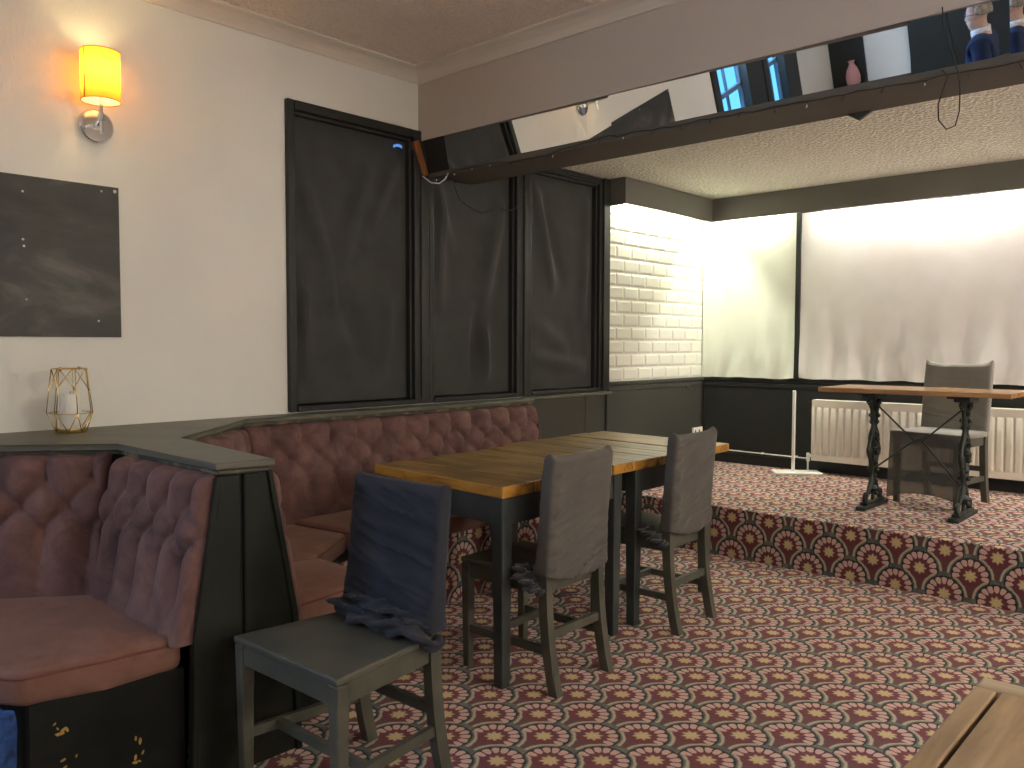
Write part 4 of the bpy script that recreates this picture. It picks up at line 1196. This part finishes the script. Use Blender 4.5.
# crumpled blue cloth hanging by the near bench
bm = NB()
def bc(u, v):
    a = u * 2 * PI; z = .365 * v
    r = .075 + .02 * ns(math.cos(a) * 2, math.sin(a) * 2, z * 9) + .02 * math.sin(3 * a + z * 14)
    return Vector((-2.487 + r * math.cos(a) * .55, .668 + r * math.sin(a) * .5, z * (.98)))
N1, N2 = 40, 40
G = [[bm.verts.new(bc(i / N1, j / N2)) for j in range(N2 + 1)] for i in range(N1)]
for i in range(N1):
    for j in range(N2): bm.faces.new((G[i][j], G[(i + 1) % N1][j], G[(i + 1) % N1][j + 1], G[i][j + 1]))
bm.faces.new([G[i][0] for i in range(N1)]); bm.faces.new([G[i][N2] for i in range(N1)])
single('blue_cloth', bm, M['blue_cloth'], 'crumpled blue cloth hanging at the front corner of the near bench', 'cloth', smooth=True, angle=70, origin=(-2.487, .668, 0))

# pink vase on a ledge against the rear wall (mirror only)
bm = NB(); box(bm, -3.75, -3.2, YF + .03, YF + .26, .83, .86, .004); box(bm, -3.73, -3.22, YF + .03, YF + .08, 0, .83, .004)
single('wall_ledge', bm, M['charcoal'], 'dark ledge on the rear wall that carries the pink vase', 'ledge')
bm = NB(); lathe(bm, [(0, 0), (.06, 0), (.085, .05), (.09, .13), (.07, .22), (.035, .28), (.032, .31), (.045, .33), (.036, .33), (.026, .30), (0, .29)], (-3.50, YF + .15, .8605), 28)
single('vase', bm, M['pink'], 'pink vase reflected near the middle of the mirror', 'vase', smooth=True, origin=(-3.50, YF + .15, .8605))
# ------------------------------------------------------------------ man standing beside the camera position (the mirror shows his head)
def skinned(name, joints, edges, root, m, parent, sub=2, smooth=True):
    names = list(joints); idx = {n: i for i, n in enumerate(names)}
    me = bpy.data.meshes.new(name + '_cage'); me.from_pydata([joints[n][0] for n in names], [(idx[a], idx[b]) for a, b in edges], [])
    o = link(bpy.data.objects.new(name + '_cage', me))
    sk_ = o.modifiers.new('skin', 'SKIN'); sk_.use_smooth_shade = True
    for n in names:
        v = me.skin_vertices[0].data[idx[n]]; r = joints[n][1]; v.radius = r if isinstance(r, tuple) else (r, r); v.use_root = (n == root)
    ss = o.modifiers.new('sub', 'SUBSURF'); ss.levels = sub; ss.render_levels = sub
    dg = bpy.context.evaluated_depsgraph_get(); ev = o.evaluated_get(dg)
    nm = bpy.data.meshes.new_from_object(ev); nm.name = name; nm.materials.clear(); nm.materials.append(m)
    bpy.data.objects.remove(o)
    for p_ in nm.polygons: p_.use_smooth = True
    r = link(bpy.data.objects.new(name, nm)); r.parent = parent
    return r
man = thing('person', (-1.59, -2.0, 0), 'person in navy jacket and glasses standing out of view, seen reflected in the mirror', 'person', math.radians(-90)); man.scale = (1.06, 1.06, 1.06)
J = {'pelvis': ((0, 0, .95), (.150, .105)), 'waist': ((0, -.01, 1.08), (.140, .105)), 'chest': ((0, .005, 1.27), (.155, .110)), 'collar': ((0, .015, 1.41), (.12, .085)),
     'neck': ((0, .012, 1.485), (.062, .064)), 'throat': ((0, -.004, 1.525), (.060, .066)), 'jaw': ((0, -.022, 1.582), (.056, .074)), 'face': ((0, -.014, 1.64), (.070, .088)), 'brow': ((0, -.006, 1.69), (.071, .092)), 'crown': ((0, .004, 1.735), (.056, .070)),
     'nose': ((0, -.108, 1.622), (.013, .016)), 'chin': ((0, -.078, 1.562), (.022, .02))}
E_ = [('pelvis', 'waist'), ('waist', 'chest'), ('chest', 'collar'), ('collar', 'neck'), ('neck', 'throat'), ('throat', 'jaw'), ('jaw', 'face'), ('face', 'brow'), ('brow', 'crown'), ('face', 'nose'), ('jaw', 'chin')]
for s_, q in ((1, 'L'), (-1, 'R')):
    J.update({q + 'sh': ((s_ * .165, .02, 1.405), .058), q + 'el': ((s_ * .215, .045, 1.13), .043), q + 'wr': ((s_ * .225, -.02, .90), (.028, .026)), q + 'pa': ((s_ * .226, -.035, .845), (.026, .022)),
              q + 'hip': ((s_ * .088, 0, .90), .092), q + 'kn': ((s_ * .095, -.008, .50), .060), q + 'ca': ((s_ * .098, .01, .32), .054), q + 'an': ((s_ * .10, .02, .09), .040), q + 'toe': ((s_ * .115, -.11, .040), (.038, .030)), q + 'ear': ((s_ * .083, .0, 1.645), (.010, .018))})
    E_ += [('collar', q + 'sh'), (q + 'sh', q + 'el'), (q + 'el', q + 'wr'), (q + 'wr', q + 'pa'), ('pelvis', q + 'hip'), (q + 'hip', q + 'kn'), (q + 'kn', q + 'ca'), (q + 'ca', q + 'an'), (q + 'an', q + 'toe'), ('face', q + 'ear')]
    for k, (dy, L) in enumerate(((-.030, .074), (-.010, .082), (.010, .077), (.028, .062))):
        b0 = (s_ * .228, -.038 + dy, .815); b1 = (s_ * .222, -.045 + dy * 1.1, .815 - L * .5); b2 = (s_ * .212, -.052 + dy * 1.1, .815 - L)
        J.update({q + 'f%da' % k: (b0, .010), q + 'f%db' % k: (b1, .009), q + 'f%dc' % k: (b2, .0075)}); E_ += [(q + 'pa', q + 'f%da' % k), (q + 'f%da' % k, q + 'f%db' % k), (q + 'f%db' % k, q + 'f%dc' % k)]
    J.update({q + 'ta': ((s_ * .222, -.068, .835), .011), q + 'tb': ((s_ * .214, -.084, .80), .0095)}); E_ += [(q + 'pa', q + 'ta'), (q + 'ta', q + 'tb')]
for n_ in ('jaw', 'face', 'brow', 'crown', 'nose', 'chin', 'Lear', 'Rear'):
    p_ = J[n_][0]; J[n_] = ((p_[0], p_[1], p_[2] - .022), J[n_][1])
skinned('body', J, E_, 'pelvis', M['skin'], man)
def grow(keys, edges, k, root, name, m, over={}):
    d = {}
    for n in keys:
        p, r = J[n]; r = r if isinstance(r, tuple) else (r, r); d[n] = (over.get(n, p), (r[0] + k, r[1] + k))
    return skinned(name, d, edges, root, m, man)
jk = ['pelvis', 'waist', 'chest', 'collar', 'neck'] + [q + n for q in 'LR' for n in ('sh', 'el', 'wr')]
grow(jk, [('pelvis', 'waist'), ('waist', 'chest'), ('chest', 'collar'), ('collar', 'neck')] + [(a, b_) for q in 'LR' for a, b_ in (('collar', q + 'sh'), (q + 'sh', q + 'el'), (q + 'el', q + 'wr'))], .024, 'pelvis', 'jacket', M['jacket'], {'pelvis': (0, 0, .88), 'neck': (0, .020, 1.492)})
tk = ['pelvis', 'waist'] + [q + n for q in 'LR' for n in ('hip', 'kn', 'ca', 'an')]
grow(tk, [('pelvis', 'waist')] + [(a, b_) for q in 'LR' for a, b_ in (('pelvis', q + 'hip'), (q + 'hip', q + 'kn'), (q + 'kn', q + 'ca'), (q + 'ca', q + 'an'))], .014, 'pelvis', 'trousers', M['jeans'])
for q in 'LR':
    d = {'a': (J[q + 'an'][0], (.052, .050)), 'b': ((J[q + 'toe'][0][0], -.05, .048), (.050, .044)), 'c': ((J[q + 'toe'][0][0], -.135, .038), (.046, .034))}
    skinned('shoe', d, [('a', 'b'), ('b', 'c')], 'a', M['shoe'], man)
bm = NB(); lathe(bm, [(.070, 1.47), (.076, 1.475), (.077, 1.512), (.072, 1.522), (.066, 1.51)], (0, .008, 0), 24)
for v in bm.verts: v.co.z -= .25 * max(0, -(v.co.y)) 
obj('shirt_collar', bm, M['shirt'], man, smooth=True)
bm = NB(); bmesh.ops.create_uvsphere(bm, u_segments=32, v_segments=20, radius=1.0)
for v in list(bm.verts):
    if v.co.z < -.35 or (v.co.y < -.35 and v.co.z < .52): bm.verts.remove(v)
for v in bm.verts:
    k = 1 + .05 * ns(v.co.x * 4, v.co.y * 4, v.co.z * 4); v.co = Vector((v.co.x * .083 * k, v.co.y * .103 * k + .004, v.co.z * .098 * k + 1.650))
hr = obj('hair', bm, M['grey_hair'], man, smooth=True); hr.modifiers.new('s', 'SOLIDIFY').thickness = .008
gl = None
for s_ in (-1, 1):
    bm = NB(); tube(bm, [(s_ * .034 + .024 * math.cos(a), -.103 + .012 * abs(math.cos(a)) * (1 if math.cos(a) * s_ > 0 else 0), 1.633 + .018 * math.sin(a)) for a in [2 * PI * k / 20 for k in range(20)]], .0024, 6, closed=True)
    tube(bm, [(s_ * .058, -.092, 1.636), (s_ * .082, -.04, 1.640), (s_ * .086, .015, 1.633)], .0022, 6)
    if s_ < 0: tube(bm, [(-.011, -.106, 1.638), (0, -.109, 1.641), (.011, -.106, 1.638)], .0022, 6)
    obj('glasses', bm, M['wire'], man, smooth=True)
    bm = NB(); bmesh.ops.create_uvsphere(bm, u_segments=12, v_segments=8, radius=.011); bm.transform(Matrix.Translation((s_ * .032, -.079, 1.631))); obj('eye', bm, M['eye'], man, smooth=True)
bm = NB(); tube(bm, [(-.024, -.086, 1.568), (0, -.095, 1.570), (.024, -.086, 1.568)], .0045, 8)
m_, _, _ = mat('lips', (.38, .16, .14), .5); obj('mouth', bm, m_, man, smooth=True)

# ------------------------------------------------------------------ lights
def area(name, loc, rot, size, power, col, sy=None, shape='DISK', spread=None):
    l = bpy.data.lights.new(name, 'AREA'); l.shape = shape; l.size = size
    if sy: l.size_y = sy
    l.energy = power; l.color = col
    if spread: l.spread = spread
    o = link(bpy.data.objects.new(name, l)); o.location = loc; o.rotation_euler = rot; return o
WARM = (1.0, .93, .83)
for i, (x, y, p_) in enumerate(((2.2, 4.05, 150), (2.6, 1.9, 75), (2.5, -.2, 26), (.2, -1.9, 8), (-.4, -3.4, 14))):  # unseen pendants, added and placed to light walls, floor and ceiling
    zc_ = ZC if y < 3.3 else ZS; dr = -.90 if y < 3.3 else -.55
    cl = thing('added_pendant', (x, y, zc_), 'added pendant light, unseen, hung over the floor to light the room', 'pendant light', group='added unseen pendant lights')
    bm = NB(); lathe(bm, [(0, 0), (.05, 0), (.05, -.02), (.012, -.03), (0, -.03)], (0, 0, 0), 24); obj('ceiling_rose', bm, M['white_plastic'], cl, smooth=True, angle=40)
    bm = NB(); tube(bm, [(0, 0, -.03), (0, 0, dr + .1)], .004, 6); obj('cord', bm, M['wire'], cl)
    bm = NB(); bmesh.ops.create_uvsphere(bm, u_segments=24, v_segments=14, radius=.10); bm.transform(Matrix.Translation((0, 0, dr))); g_ = obj('globe', bm, M['added_globe'], cl, smooth=True)
    g_.visible_shadow = True
    l = bpy.data.lights.new('added_pendant_lamp', 'POINT'); l.energy = p_; l.color = WARM; l.shadow_soft_size = .125
    lo_ = link(bpy.data.objects.new('added_pendant_lamp', l)); lo_.location = (x, y, zc_ + dr)
# lamp in the drum shade, stronger in the added unseen copies
for (x, y) in LAMPS:
    l = bpy.data.lights.new('sconce_bulb', 'POINT'); l.energy = 16 if x == LX and y == LY else 32; l.color = (1, .78, .50); l.shadow_soft_size = .022
    lo_ = link(bpy.data.objects.new('sconce_bulb', l)); lo_.location = (x, y, 2.487)
# daylight through the two sash windows
area('window_daylight', (XL - .02, -1.605, 2.125), (0, math.radians(-72), 0), .24, 28, (.42, .66, 1.0), .8, 'RECTANGLE')
area('window_daylight', (XL - .02, -2.91, 2.05), (0, math.radians(-72), 0), .36, 20, (.42, .66, 1.0), .6, 'RECTANGLE')

w = bpy.data.worlds.new('world'); sc.world = w; w.use_nodes = True
w.node_tree.nodes['Background'].inputs[0].default_value = (.6, .75, 1, 1); w.node_tree.nodes['Background'].inputs[1].default_value = .3

# ------------------------------------------------------------------ camera
cam = bpy.data.cameras.new('camera'); co = link(bpy.data.objects.new('camera', cam))
cam.sensor_fit = 'HORIZONTAL'; cam.sensor_width = 36.0; cam.lens = 36.0 * 829.7 / 1024.0; cam.clip_start = .02
yaw, pit, rol = math.radians(42.543), math.radians(-2.743), math.radians(.117)
fwd = Vector((-math.sin(yaw) * math.cos(pit), math.cos(yaw) * math.cos(pit), math.sin(pit)))
rt = Vector((math.cos(yaw), math.sin(yaw), 0)); up = rt.cross(fwd)
r2 = rt * math.cos(rol) + up * math.sin(rol); u2 = up * math.cos(rol) - rt * math.sin(rol)
R = Matrix((r2, u2, -fwd)).transposed()
co.matrix_world = Matrix.Translation((0, 0, 1.35)) @ R.to_4x4()
sc.camera = co
sc.view_settings.view_transform = 'Standard'; sc.view_settings.look = 'None'
sc.view_settings.exposure = 1.38; sc.view_settings.gamma = 1.0
sc.view_settings.use_curve_mapping = False
